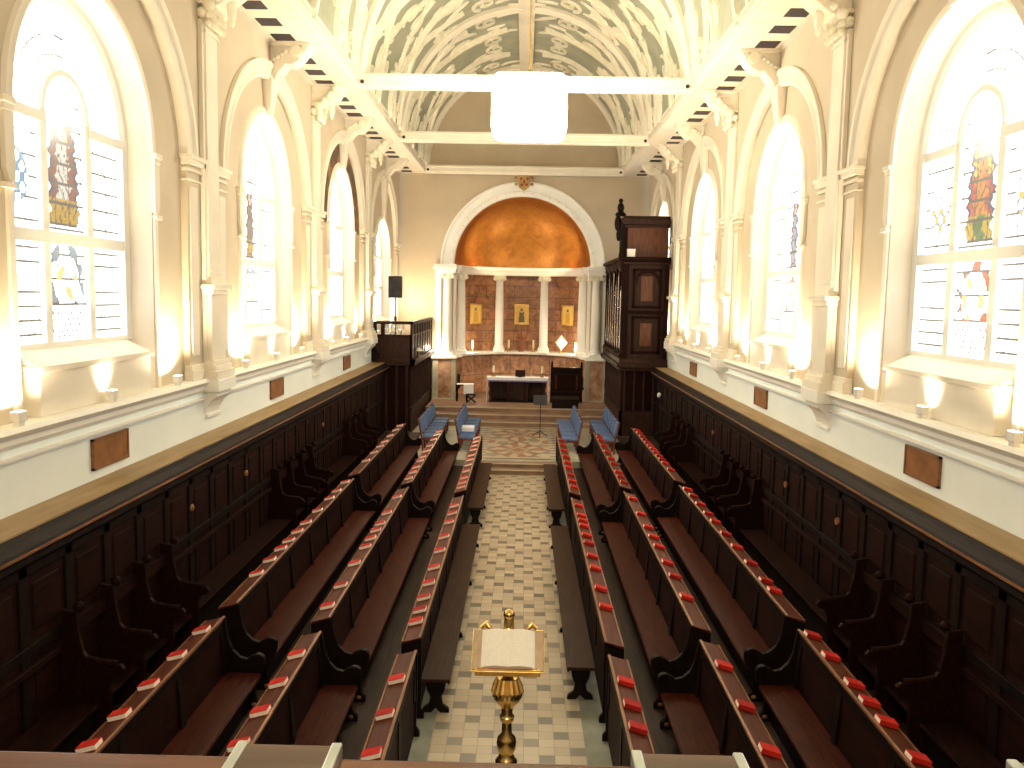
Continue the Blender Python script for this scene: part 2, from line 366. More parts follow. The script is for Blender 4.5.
# ---------------- mouldings of each bay
def ring_arc(cy, z, s, prof, n=40, a0=0, a1=PI):
    return lambda m: m.sweep_arc(prof, lambda r, a, d: (s * d, cy + r * math.cos(a), z + r * math.sin(a)), a0, a1, n)
def stain_variants():
    """colours of the stained glass, by local y (-1.5..1.5, + = away from camera) and z"""
    def body(yy, zz, kind):
        # main upper figure, yy -.42..42, zz 5.65..7.45
        t = (zz - 5.75) / 1.45
        A = {0: dict(robe=(.35, .03, .02), cloak=(.03, .05, .16), low=(.75, .45, .03), mid=(1, .95, .85), w=.34),
             1: dict(robe=(.38, .03, .02), cloak=(.06, .12, .22), low=(.8, .5, .04), mid=(.10, .20, .14), w=.22),
             2: dict(robe=(.95, .07, .02), cloak=(.04, .10, .32), low=(.9, .62, .04), mid=(1, .35, .04), w=.30),
             3: dict(robe=(.30, .03, .05), cloak=(.05, .25, .6), low=(.5, .6, .7), mid=(.4, .6, .9), w=.20)}[kind]
        if t < 0 or t > .85: return None
        half = A['w'] * (1 - .35 * max(0, t - .45) * 2)
        wob = .035 * math.sin(zz * 23) + .02 * math.sin(zz * 51 + yy * 9)
        ay = abs(yy + wob)
        if ay > half: return None
        if t < .22: return A['low'] if ay > .1 or kind != 2 else (.10, .3, .04)
        if ay < half * .42: return A['mid'] if t < .7 else (1, .8, .55)
        if ay < half * .75: return A['robe'] if (kind != 2 or t < .55) else (1.1, .8, .1)
        return A['cloak']
    def lead(yy, zz, sp):
        jy = .012 * math.sin(zz * 9); a = (zz % sp); b = ((yy + jy + 3) % .31)
        return a < .034 or (b < .022 and sp > .2)
    def col(yy, zz, kind):
        h = math.sin(yy * 91.7 + zz * 37.3) * 43758.5; h = h - math.floor(h)
        white = (1, 1, .98)
        tint = .9 + .25 * h
        if abs(yy) < .46 and zz > 5.65 and (zz < 7.04 or math.hypot(yy, zz - 7.04) < .47):                    # centre light, upper
            c = body(yy, zz, kind)
            if c is not None:
                k = math.sin(yy * 30 + 3 * math.sin(zz * 11)) * math.sin(zz * 17 + 2 * math.sin(yy * 13))
                if abs(k) < .09: return (.01, .01, .012)
                if lead(yy, zz, .24): return (.01, .01, .012)
                return tuple(x * tint * .11 for x in c)
            if 6.85 < zz < 7.4 and abs(yy) < .36:
                g = math.sin(yy * 34 + 2 * math.sin(zz * 15)) * math.sin(zz * 27 + math.sin(yy * 21))
                if abs(g - .3) < .07: return (.01, .012, .015)
                if g > .3: return (.05, .10, .14) if h > .3 else (.17, .15, .05)
            if lead(yy, zz, .3): return (.006, .006, .006)
            return white
        if abs(yy) < .46 and zz < 5.65:                    # centre light, lower: a shield with scrollwork
            t = zz - 4.3
            if .12 < t < .45:
                return (.005, .005, .005) if (zz % .07) < .02 or (math.sin(yy * 60 + int(zz / .07) * 2) > .6 and (zz % .07) < .05) else white
            g = math.sin(yy * 16 + 1.3 * math.sin(zz * 9)) * math.sin(zz * 13 + kind)
            r = (yy / .42) ** 2 + ((t - .8) / .48) ** 2
            if .45 < r < 1.0 and g > -.05 and t > .5:
                p = {0: (.25, .36, .42), 1: (.3, .42, .6), 2: (.75, .12, .03), 3: (.65, .3, .1)}[kind]
                if abs(g) < .12: return (.02, .02, .02)
                return tuple(x * tint * .14 for x in p)
            if r < .4 and g > .4: return (.15, .12, .04)
            if lead(yy, zz, .3): return (.008, .008, .008)
            return white
        if zz < 6.95:                                      # side lights: quarries with a roundel
            cy = 1.0 if yy > 0 else -1.0
            rr = math.hypot(yy - cy, (zz - 6.25) * .8)
            if kind in (0, 2) and rr < .25 and (yy < 0 or kind == 2):
                g = math.sin(yy * 31) * math.sin(zz * 27)
                if abs(g) < .16: return (.02, .03, .05)
                return {0: (.012, .05, .09), 2: (.16, .09, .02)}[kind] if g > 0 and (kind == 0 or zz < 6.25) else (.8, .95, 1)
            if lead(yy, zz, .165 if zz < 5.6 else .24): return (.005, .005, .005)
            if zz < 4.75 and h > .8: return (.3, .25, .12)
            return white
        rr = math.hypot(yy, zz - 6.95)                     # ring of the head
        an = math.atan2(zz - 6.95, yy)
        if abs(rr - 1.02) < .012 or (an * 11 / PI) % 1 < .06 or abs(rr - .8) < .014: return (.006, .006, .006)
        if h > .93 and rr > .8: return (.12, .15, .13)
        return white
    return col
stain = stain_variants()
RG, ZS, ZB = 1.42, 6.95, 4.32
def in_glass(yy, zz): return (abs(yy) <= RG and ZB <= zz <= ZS) or (zz > ZS and math.hypot(yy, zz - ZS) <= RG + .03)
def pane_of(yy, zz):
    if abs(yy) < .50:
        if zz < 5.6: return 1
        if zz < 7.04 or math.hypot(yy, zz - 7.04) < .5: return 0
    if zz > 6.95: return 6
    if zz < 5.6: return 2 if yy < 0 else 3
    return 4 if yy < 0 else 5
pane_cache = {}
def pane_meshes(kind, step):
    if (kind, step) in pane_cache: return pane_cache[(kind, step)]
    cells = [[] for _ in range(7)]
    ny = int(3.0 / step); nz = int(4.2 / step)
    for j in range(nz):
        for i in range(ny):
            yy = -1.5 + (i + .5) * step; zz = 4.25 + (j + .5) * step
            if in_glass(yy, zz): cells[pane_of(yy, zz)].append((i, j))
    out = []
    for cs in cells:
        idx = {}; V = []; F = []; K = []
        for i, j in cs:
            q = []
            for a, b in ((i, j), (i + 1, j), (i + 1, j + 1), (i, j + 1)):
                if (a, b) not in idx:
                    idx[(a, b)] = len(V); yy = -1.5 + a * step; zz = 4.25 + b * step
                    V.append((0, yy, zz)); K.append(stain(yy, zz, kind))
                q.append(idx[(a, b)])
            F.append(tuple(q))
        me = bpy.data.meshes.new('glass_pane'); me.from_pydata(V, [], F); me.update(); me.materials.append(M['stained']); colour_attr(me, K)
        out.append(me)
    pane_cache[(kind, step)] = out
    return out
wn = 0
for s in (-1, 1):
    P = lambda x, y, z, s=s: (s * x, y, z)
    for bi, (a, b) in enumerate(bays):
        cy = (a + b) / 2; sd = SIDE[s]; nth = ['nearest', 'second nearest', 'third', 'farthest'][bi]
        # window: splayed reveal, wall round it, frame, panes, sill block
        wn += 1
        root = struct(empty('window_%d' % wn, (0, 0, 0)), '%s arched stained-glass window in the %s wall' % (nth, sd), 'window')
        m = MB(); RO = 1.66; zsp = 6.90
        short = .84 if (s < 0 and bi == 3) else 1.0
        wall_arch(m, P, XW, a, b, Z_SILL, 9.6 if short == 1 else 10.7, cy, RO, zsp, Z_SILL)
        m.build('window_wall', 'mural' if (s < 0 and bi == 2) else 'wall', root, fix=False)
        m = MB()
        band(m, P, XW, arch_outline(cy, RO, zsp, Z_SILL), XW + .38, arch_outline(cy, 1.46, zsp + .04, Z_SILL))
        m.quad(P(XW + .38, cy - 1.46, Z_SILL), P(XW + .38, cy + 1.46, Z_SILL), P(XW + .38, cy + 1.46, ZB + .1), P(XW + .38, cy - 1.46, ZB + .1))
        m.build('window_reveal', 'cream', root, fix=False)
        m = MB()
        m.prism([(XW - .06, 3.62), (XW - .06, 4.17), (XG - .02, ZB + .03), (XW + .38, ZB + .03), (XW + .38, 3.62)], lambda u, v, t, s=s: (s * u, t, v), cy - 1.38, cy + 1.38)
        m.box(s * (XW - .10), s * (XW + .2), cy - 1.41, cy + 1.41, 4.10, 4.17)
        m.build('window_sill', 'cream', root, bevel=.01)
        m = MB()
        fr = lambda r, an, d, cy=cy, s=s: (s * d, cy + r * math.cos(an), ZS + r * math.sin(an))
        m.sweep_arc([(RG - .05, XG - .05), (RG + .02, XG - .09), (RG + .12, XG - .09), (RG + .14, XG + .06), (RG - .05, XG + .06)], fr)
        fr2 = lambda r, an, d, cy=cy, s=s: (s * d, cy + r * math.cos(an), 7.04 + r * math.sin(an))
        m.sweep_arc([(.44, XG - .03), (.48, XG - .07), (.54, XG - .07), (.58, XG - .03), (.58, XG + .05), (.44, XG + .05)], fr2, n=24)
        for q in (-1, 1):
            m.box(s * (XG - .06), s * (XG + .05), cy + q * .44, cy + q * .58, ZB, 7.04)
            m.box(s * (XG - .09), s * (XG + .06), cy + q * (RG - .05), cy + q * (RG + .14), ZB, ZS)
            m.box(s * (XG - .08), s * (XG + .05), cy + q * .54, cy + q * RG, ZS - .06, ZS + .06)
        m.box(s * (XG - .08), s * (XG + .05), cy - RG, cy + RG, 5.53, 5.67)
        m.box(s * (XG - .08), s * (XG + .05), cy - RG, cy + RG, ZB - .06, ZB + .06)
        m.build('window_frame', 'white', root)
        kind = ([0, 1, 1, 0] if s < 0 else [2, 3, 3, 2])[bi]; step = (.018, .025, .04, .05)[bi]
        for me in pane_meshes(kind, step):
            o = bpy.data.objects.new('glass_pane', me); C.objects.link(o); o.location = (s * XG, cy, 0); o.parent = root
        root.scale.z = short; root.location.z = Z_SILL * (1 - short)
        # hood moulding, imposts and scroll ears round the window
        t = struct(empty(tname(), (0, 0, 0)), 'cream moulded surround of the %s %s window' % (nth, sd), 'moulding')
        m = MB(); ring_arc(cy, zsp, s, [(RO - .02, XW), (RO - .02, XW - .04), (RO + .02, XW - .06), (RO + .06, XW - .04), (RO + .09, XW - .04), (RO + .12, XW)])(m)
        m.build('hood_moulding', 'cream', t, smooth=True)
        for q in (-1, 1):
            m = MB(); e0 = cy + q * (RO - .0); e1 = cy + q * (RO + .22)
            m.box(s * XW, s * (XW - .08), e0, e1, 6.84, 6.91); m.box(s * XW, s * (XW - .06), e0, e1 - q * .03, 6.77, 6.84)
            m.prism([(0, 6.77), (.17, 6.77), (.17, 6.2), (.12, 6.08), (.05, 6.05), (0, 6.1)], lambda u, v, tt, s=s, q=q, cy=cy: (s * tt, cy + q * (RO + .0 + u), v), XW, XW - .055)
            m.box(s * XW, s * (XW - .07), cy + q * (RO + .01), cy + q * (RO + .2), 6.0, 6.06)
            m.build('impost', 'cream', t, bevel=.008)
            m = MB(); m.box(s * XW, s * (XW - .035), cy + q * (RO + .02), cy + q * (RO + .12), 3.62, 6.0)
            m.build('jamb_strip', 'cream', t)
        t.scale.z = short; t.location.z = Z_SILL * (1 - short)
        # big blind arch
        t = struct(empty(tname(), (0, 0, 0)), 'cream moulded arch round the %s %s window bay' % (nth, sd), 'moulding')
        m = MB(); m.sweep_arc([(AR - .02, XW), (AR - .02, XF - .03), (AR + .06, XF - .05), (AR + .10, XF - .02), (AR + .20, XF - .03), (AR + .24, XF - .07), (AR + .32, XF - .07), (AR + .32, XF)], lambda r_, a_, d_, cy=cy, s=s: (s * d_, cy + r_ * math.cos(a_), Z_SPR + (r_ - AR + AR * AE) * math.sin(a_)), n=48)
        m.build('archivolt', 'cream', t, smooth=True)
        for q in (-1, 1):
            m = MB(); e0 = cy + q * (AR - .05); e1 = cy + q * (BAY / 2 - .2)
            m.box(s * (XW - .02), s * (XF - .10), e0, e1, 7.0, 7.06); m.box(s * (XW - .02), s * (XF - .07), e0 + q * .02, e1, 6.92, 7.0)
            m.box(s * (XW - .02), s * (XF - .03), e0 + q * .04, e1, 6.82, 6.87); m.box(s * (XW - .02), s * (XF - .03), e0 + q * .035, e1, 6.68, 6.71)
            m.build('impost', 'cream', t, bevel=.008)
            m = MB()
            m.box(s * (XW - .02), s * (XF - .06), e0 + q * .02, e1, 3.62, 3.78); m.box(s * (XW - .02), s * (XF - .03), e0 + q * .035, e1, 3.78, 3.86)
            m.box(s * XF, s * (XF - .018), cy + q * (AR + .08), cy + q * (AR + .38), 4.0, 6.6)
            m.build('pier_base', 'cream', t, bevel=.008)
        kz = (zsp + RO - .05) * short + Z_SILL * (1 - short)
        m = MB()   # long keystone from window crown to arch crown
        m.add([P(x, cy + q * wd, z) for x, z, wd in ((XW, kz, .12), (XW - .12, kz, .12), (XW, 9.22, .25), (XF - .10, 9.22, .25)) for q in (-1, 1)],
              [(0, 1, 3, 2), (4, 6, 7, 5), (0, 4, 5, 1), (2, 3, 7, 6), (0, 2, 6, 4), (1, 5, 7, 3)])
        m.build('keystone', 'cream', t, bevel=.01)
        # bracket under the cornice over the arch
        prof = [(XF, 9.20), (4.97, 9.22), (4.9, 9.36), (4.74, 9.54), (4.62, 9.53), (4.5, 9.6), (4.38, 9.74), (4.30, 9.86), (4.30, Z_SOF), (XF, Z_SOF)]
        m = MB().prism(prof, lambda u, v, tt, s=s: (s * u, tt, v), cy - .02, cy + .40)
        m.box(s * XF, s * 4.25, cy - .07, cy + .45, Z_SOF - .07, Z_SOF)
        m.tube([P(4.36, cy - .05, 9.86), P(4.36, cy + .43, 9.86)], .07, 10)
        m.build('cornice_bracket', 'cream', t, bevel=.015)
        m = MB()
        for qy in (-.25, .25):
            m.lathe([(.11, -.03), (.11, .03)], (0, 0, 0), 12, 'y'); n0 = len(m.v) - 24
            for i in range(n0, len(m.v)): v = m.v[i]; m.v[i] = (v[0] + s * 4.52, v[1] + cy + .19 + qy, v[2] + 9.78)
            for k in range(5): m.ball(P(4.72 + k * .08, cy + .19 + qy, 9.76 - k * .05), .045, 8, 5)
        m.build('scroll_ornament', 'relief', t)
    # pilasters
    for k in range(1, 5):
        y = PY[k]
        t = struct(empty(tname(), (0, 0, 0)), 'tall cream pilaster with carved capital, %s along the %s wall' % (['out of frame, nearest', 'first', 'second', 'third'][k - 1] if k > 1 else 'nearest', SIDE[s]), 'pilaster')
        m = MB().box(s * XF, s * XP, y - .25, y + .25, 5.3, 9.2); m.box(s * XF, s * (XP + .03), y - .33, y + .33, 3.8, 9.2)
        m.box(s * XF, s * (XP - .02), y - .28, y + .28, 5.3, 5.36); m.box(s * XF, s * (XP - .02), y - .28, y + .28, 9.02, 9.06)
        m.build('shaft', 'cream', t, bevel=.01)
        m = MB().box(s * XF, s * (XP - .05), y - .31, y + .31, 3.9, 5.0)
        m.box(s * XF, s * (XP - .16), y - .42, y + .42, 3.60, 3.74); m.box(s * XF, s * (XP - .12), y - .38, y + .38, 3.74, 3.82); m.box(s * XF, s * (XP - .08), y - .34, y + .34, 3.82, 3.9)
        m.box(s * XF, s * (XP - .09), y - .35, y + .35, 4.96, 5.04); m.box(s * XF, s * (XP - .14), y - .40, y + .40, 5.04, 5.12); m.box(s * XF, s * (XP - .06), y - .32, y + .32, 5.12, 5.22); m.box(s * XF, s * (XP - .03), y - .29, y + .29, 5.22, 5.3)
        m.build('pedestal', 'cream', t, bevel=.012)
        m = MB()   # corbel below the sill
        m.prism([(5.06, 3.40), (4.83, 3.40), (4.83, 3.32), (4.93, 3.24), (5.0, 3.12), (5.04, 3.02), (5.06, 3.02)], lambda u, v, tt, s=s: (s * u, tt, v), y - .34, y + .34)
        m.box(s * 5.06, s * 4.77, y - .42, y + .42, 3.40, 3.60); m.box(s * 5.06, s * 5.0, y - .3, y + .3, 2.96, 3.02)
        m.build('corbel', 'white', t, bevel=.01)
        m = MB()   # carved capital and bracket
        prof = [(XF, 9.1), (4.92, 9.12), (4.88, 9.3), (4.82, 9.42), (4.74, 9.44), (4.62, 9.52), (4.44, 9.66), (4.34, 9.82), (4.30, Z_SOF), (XF, Z_SOF)]
        m.prism(prof, lambda u, v, tt, s=s: (s * u, tt, v), y - .24, y + .24)
        m.box(s * XF, s * 4.25, y - .30, y + .30, Z_SOF - .07, Z_SOF); m.box(s * XF, s * 4.80, y - .34, y + .34, 9.42, 9.5)
        m.build('capital', 'cream', t, bevel=.015)
        m = MB(); rnd = random.Random(k)
        for i in range(5):
            yy = y - .28 + .14 * i
            for z, r in ((9.16, .06), (9.28, .07), (9.38, .05)):
                m.ball(P(4.87 + rnd.uniform(-.02, .02), yy, z), r, 8, 5, (1, .8, 1.1))
        for q in (-1, 1):
            for z, x, r in ((9.42, 4.88, .1), (9.55, 4.75, .07), (9.7, 4.6, .08), (9.85, 4.48, .07), (9.3, 5.0, .09)):
                m.ball(P(x, y + q * .28, z), r, 10, 6)
        m.ball(P(4.62, y, 9.42), .12, 10, 6, (.6, .9, 1.6)); m.ball(P(4.62, y, 9.28), .08, 10, 6, (.6, .9, 1.5))
        m.build('leaf_carving', 'relief', t, smooth=True)
    # plaques
    for j, y in enumerate((10.52, 17.78, 24.9)):
        pl = MB().box(s * 5.05, s * 5.02, y - .44, y + .44, 2.86, 3.2)
        pr = empty('wall_plaque', (s * 5.03, y, 2.86), 'brown wooden plaque on the white band of the %s wall, %s one' % (SIDE[s], ['nearest', 'middle', 'farthest'][j]), 'plaque')
        pl.build('board', 'plaque', pr, off=(s * 5.03, y, 2.86)).location = (0, 0, 0)
        fm = MB()
        for (ya, yb, za, zb) in ((y - .46, y + .46, 2.84, 2.87), (y - .46, y + .46, 3.19, 3.22), (y - .46, y - .43, 2.84, 3.22), (y + .43, y + .46, 2.84, 3.22)): fm.box(s * 5.055, s * 5.01, ya, yb, za, zb)
        fm.build('frame', 'edge', pr, off=(s * 5.03, y, 2.86)).location = (0, 0, 0)
    # panelling and ledge (fixed wainscot)
    t = struct(empty(tname(), (0, 0, 0)), 'dark panelled wainscot with tan top ledge along the %s wall' % SIDE[s], 'panelling')
    MB().box(s * 4.60, s * 5.05, .2, 29.2, 2.68, Z_LEDGE).build('ledge', 'ledge', t)
    prof = [(4.9, 2.70), (4.57, 2.70), (4.55, 2.66), (4.47, 2.60), (4.45, 2.55), (4.50, 2.5), (4.5, 2.44), (4.56, 2.38), (4.9, 2.38)]
    MB().prism(prof, lambda u, v, tt, s=s: (s * u, tt, v), .2, 29.2).build('crown_moulding', 'cornice_wood', t)
    m = MB()
    m.box(s * 4.445, s * 4.47, .2, 29.2, 2.545, 2.57)
    m.build('pale_bead', 'edge', t)  # thin strip paler than the moulding around it
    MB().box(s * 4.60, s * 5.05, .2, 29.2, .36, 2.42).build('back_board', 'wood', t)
    m = MB(); y = .35; MB_ = m
    m.box(s * 4.575, s * 4.61, .2, 29.2, 2.28, 2.4); m.box(s * 4.565, s * 4.61, .2, 29.2, 1.50, 1.60); m.box(s * 4.575, s * 4.61, .2, 29.2, .36, .5)
    while y < 29: m.box(s * 4.575, s * 4.61, y, y + .14, .4, 2.4); y += .82
    m.build('panel_rails', 'wood_end', t, bevel=.006)
    m = MB(); y = .35
    while y < 28.3:
        m.box(s * 4.585, s * 4.62, y + .24, y + .72, 1.70, 2.18); m.box(s * 4.585, s * 4.62, y + .24, y + .72, .6, 1.4); y += .82
    m.build('raised_panels', 'wood', t, bevel=.012)

# ------------------------------------------------------------------ end wall and apse
CA = (0, YE); ZSP = 6.3
m = MB(); n = 48
P = lambda x, y, z: (y, x, z)
wall_arch(m, P, YE, -5.4, 5.4, 0, 14.6, 0, 2.8, ZSP, 0, n)
struct(m.build('wall_end', 'end_wall', fix=False), 'tan end wall round the apse arch', 'wall')
struct(MB().box(-5.5, 5.5, YB - .2, YB, 0, 14.6).build('wall_back', 'wall'), 'wall behind the camera', 'wall')
t = struct(empty(tname(), (0, 0, 0)), 'wide white moulded arch framing the gold apse', 'arch')
fr = lambda r, a, d: (r * math.cos(a), YE + d, ZSP + r * math.sin(a))
MB().sweep_arc([(2.80, .3), (2.80, -.05), (2.86, -.09), (2.98, -.09), (3.0, -.05), (3.24, -.10), (3.28, -.16), (3.36, -.16), (3.36, .02), (3.2, .3)], fr, n=64).build('archivolt', 'white', t, smooth=True)
m = MB()
for i in range(25):
    a = PI * (i + .5) / 25; m.box(-.03, .03, -.02, .02, -.05, .05); q0 = len(m.v) - 8
    for k in range(q0, len(m.v)):
        x, y, z = m.v[k]; m.v[k] = ((2.92 + z) * math.cos(a) - x * math.sin(a), YE - .10 + y, ZSP + (2.92 + z) * math.sin(a) + x * math.cos(a))
m.build('dentils', 'relief', t)
# straight entablature ends on the piers
for s in (-1, 1):
    m = MB().box(s * 2.70, s * 3.52, YE - .42, YE + .05, 5.95, 6.10); m.box(s * 2.64, s * 3.62, YE - .5, YE + .05, 6.10, 6.2); m.box(s * 2.68, s * 3.58, YE - .46, YE + .05, 6.2, 6.3)
    m.build('impost', 'white', t, bevel=.01)
# apse shell
struct(MB().box(-3.7, 3.7, YE, YE + 3.8, -.05, .1).build('floor', 'pale_stone'), 'floor inside the apse', 'floor')
def cyl_wall(r, z0, z1, n=40, thick=0):
    V = []; F = []; U = []
    for i in range(n + 1):
        a = PI * i / n
        for z in (z0, z1): V.append((r * math.cos(a), YE + r * math.sin(a), z)); U.append((r * a, z))
    for i in range(n): F.append((2 * i, 2 * i + 2, 2 * i + 3, 2 * i + 1))
    return V, F, U
def build_uv(name, V, F, U, mat, parent=None, smooth=True):
    o = MB().add(V, F).build(name, mat, parent, fix=False)
    uv = o.data.uv_layers.new(name='UVMap')
    for l in o.data.loops: uv.data[l.index].uv = U[l.vertex_index]
    if smooth:
        for p in o.data.polygons: p.use_smooth = True
    return o
struct(build_uv('wall_apse', *cyl_wall(3.5, 2.45, 6.2), 'apse_marble'), 'brown marble wall curving round the apse behind the columns', 'wall')
struct(build_uv('wall_apse', *cyl_wall(2.85, .7, 2.55), 'low_marble'), 'pinkish marble lower wall curving behind the altar', 'wall')
V = []; F = []; U = []
for j in range(17):
    e = PI / 2 * j / 16
    for i in range(41):
        a = PI * i / 40; V.append((2.82 * math.cos(a) * math.cos(e), YE + 2.82 * math.sin(a) * math.cos(e), ZSP + 2.82 * math.sin(e))); U.append((2.82 * a, 2.82 * e))
for j in range(16):
    for i in range(40): F.append((j * 41 + i, j * 41 + i + 1, (j + 1) * 41 + i + 1, (j + 1) * 41 + i))
struct(build_uv('ceiling', V, F, U, 'dome_gold'), 'gold mosaic half-dome of the apse', 'half-dome')
t = struct(empty(tname(), (0, 0, 0)), 'curved white entablature resting on the apse columns', 'entablature')
cf = lambda r, a, d: (r * math.cos(a), YE + r * math.sin(a), d)
MB().sweep_arc([(2.55, 5.95), (2.55, 6.07), (2.50, 6.11), (2.46, 6.2), (2.50, 6.28), (3.5, 6.28), (3.5, 5.95)], cf, n=48).build('entablature', 'white', t, smooth=True)
t = struct(empty(tname(), (0, 0, 0)), 'pale stone ledge on the curved marble wall under the apse columns', 'ledge')
MB().sweep_arc([(2.52, 2.48), (2.42, 2.51), (2.42, 2.60), (3.5, 2.60), (3.5, 2.48)], cf, n=48).build('ledge', 'white', t)
# pier pedestals and side strips
for s in (-1, 1):
    t = struct(empty(tname(), (0, 0, 0)), 'brown marble pedestal with pale edges on the %s of the apse' % SIDE[s], 'pedestal')
    MB().box(s * 2.80, s * 3.40, YE - .42, YE + .03, .66, 2.46).build('marble_panel', 'marble', t)
    m = MB().box(s * 3.38, s * 3.62, YE - .44, YE + .02, .2, 2.46); m.box(s * 2.66, s * 2.83, YE - .44, YE + .02, .66, 2.46); m.box(s * 2.64, s * 3.64, YE - .46, YE, .64, .83)
    m.build('stone_edge', 'pale_stone', t, bevel=.01)
    m = MB().box(s * 2.62, s * 3.68, YE - .5, YE + .02, 2.46, 2.54); m.box(s * 2.66, s * 3.64, YE - .46, YE + .02, 2.54, 2.60); m.build('cap', 'white', t, bevel=.01)
    m = MB().box(s * 3.32, s * 3.56, YE - .12, YE + .02, 2.60, 5.95); m.build('wall_pilaster', 'white', t, bevel=.01)  # white strip in place of the apse jamb lit from the side
    m = MB().box(s * 2.72, s * 2.82, YE - .02, YE + .5, 2.60, 5.95); m.build('return_strip', 'white', t)
def apse_column(x, y, label):
    t = struct(empty(tname(), (0, 0, 0)), label, 'column')
    m = MB().box(x - .25, x + .25, y - .25, y + .25, 2.60, 2.69); m.lathe([(.24, 2.69), (.26, 2.73), (.24, 2.78), (.2, 2.80), (.22, 2.84), (.19, 2.88)], (x, y, 0), 20)
    m.build('base', 'white', t, smooth=True)
    MB().lathe([(.185, 2.87), (.185, 3.8), (.175, 4.7), (.155, 5.66), (.165, 5.70)], (x, y, 0), 24).build('shaft', 'white', t, smooth=True)
    m = MB().box(x - .24, x + .24, y - .21, y + .21, 5.88, 5.95); m.lathe([(.16, 5.68), (.19, 5.72), (.2, 5.8), (.18, 5.88)], (x, y, 0), 20)
    for q in (-1, 1): m.lathe([(.085, -.2), (.085, .2)], (x + q * .2, y, 5.80), 12, 'y')
    m.build('capital', 'relief', t, smooth=True)
apse_column(-3.04, YE - .2, 'white ionic column at the left front of the apse')
apse_column(3.04, YE - .2, 'white ionic column at the right front of the apse')
for x, y, l in ((-2.54, 36.2, 'leftmost'), (-.98, 37.95, 'left inner'), (.98, 37.95, 'right inner'), (2.54, 36.2, 'rightmost')):
    apse_column(x, y, 'white ionic column on the apse ledge, %s of the four set back' % l)
# gilt crest keystone
t = empty('crest', (0, YE - .2, 9.40), 'gilt and red carved crest on the crown of the apse arch', 'crest')
sh = [(-.27, .5), (-.3, .2), (-.24, -.1), (0, -.26), (.24, -.1), (.3, .2), (.27, .5), (.12, .44), (0, .52), (-.12, .44)]
o = MB().prism(sh, lambda u, v, tt: (u * .85, tt, v * .85 + .12), -.06, .08).build('shield', 'icon_panel', t, bevel=.02)
m = MB()
for x, z in ((-.13, .36), (.13, .36), (-.1, .12), (.1, .12), (0, .24)): m.ball((x, -.07, z), .06, 8, 5, (1, .4, 1))
m.build('charges', 'crest_red', t)
m = MB()
for x, z in ((-.26, .62), (-.13, .68), (0, .72), (.13, .68), (.26, .62), (-.32, .4), (.32, .4), (-.32, .15), (.32, .15)): m.ball((x, -.02, z), .065, 8, 5, (1, .7, 1))
m.build('crown', 'icon_panel', t, smooth=True)

# ------------------------------------------------------------------ ceiling vault
RV, ZV = 3.97, 10.20
m = MB(); n = 48
arc = [(RV * math.cos(PI * i / n), ZV + RV * math.sin(PI * i / n)) for i in range(n + 1)]
for i in range(n):
    (xa, za), (xb, zb) = arc[i], arc[i + 1]; m.quad((xa, YB, za), (xb, YB, zb), (xb, YE, zb), (xa, YE, za))
v = m.build('ceiling', 'vault', fix=False)
for p in v.data.polygons: p.use_smooth = True
struct(v, 'grey-green barrel vault with cream plaster foliage', 'ceiling')
def vp(sarc, y, h, sd):
    """point on the vault: sarc = distance from cornice along the curve"""
    a = sarc / RV; r = RV - h; return (sd * r * math.cos(a), y, ZV + r * math.sin(a))
def ribbon(m, pts, ws, sd, h=.07):
    n = len(pts); V = []; Fa = []
    for k, (sa, y) in enumerate(pts):
        p0 = pts[max(0, k - 1)]; p1 = pts[min(n - 1, k + 1)]; dx, dy = p1[0] - p0[0], p1[1] - p0[1]; L = math.hypot(dx, dy) or 1
        nx, ny = -dy / L, dx / L; w = ws[k]
        V += [vp(sa + nx * w, y + ny * w, -.01, sd), vp(sa + nx * w * .55, y + ny * w * .55, h, sd), vp(sa - nx * w * .55, y - ny * w * .55, h, sd), vp(sa - nx * w, y - ny * w, -.01, sd)]
    for k in range(n - 1):
        for j in range(3): Fa.append((4 * k + j, 4 * k + j + 1, 4 * k + j + 5, 4 * k + j + 4))
    Fa += [(0, 1, 2, 3), (4 * n - 4, 4 * n - 3, 4 * n - 2, 4 * n - 1)]
    m.add(V, Fa)
def bez(p, n=14):
    out = []
    for i in range(n + 1):
        t = i / n; a, b, c, d = (1 - t) ** 3, 3 * t * (1 - t) ** 2, 3 * t * t * (1 - t), t ** 3
        out.append((sum(k * q[0] for k, q in zip((a, b, c, d), p)), sum(k * q[1] for k, q in zip((a, b, c, d), p))))
    return out
def spiral(m, c, r0, a0, turns, w, sd, dr=1):
    pts = []; n = 18
    for i in range(n + 1):
        t = i / n; r = r0 * (1 - .8 * t); a = a0 + dr * turns * 2 * PI * t; pts.append((c[0] + r * math.cos(a), c[1] + r * math.sin(a)))
    ribbon(m, pts, [w * (1 - .6 * i / n) for i in range(n + 1)], sd)
def leaf(m, p, ang, L, w, sd, curl=.5):
    pts = []; x, y = p; n = 6
    for i in range(n + 1):
        pts.append((x, y)); x += L / n * math.cos(ang); y += L / n * math.sin(ang); ang += curl / n
    ribbon(m, pts, [w * math.sin(PI * (.12 + .86 * i / n)) + .006 for i in range(n + 1)], sd, .05)
relief = struct(empty(tname(), (0, 0, 0)), 'cream plaster foliage, scrolls and ribs covering the barrel vault', 'plasterwork')
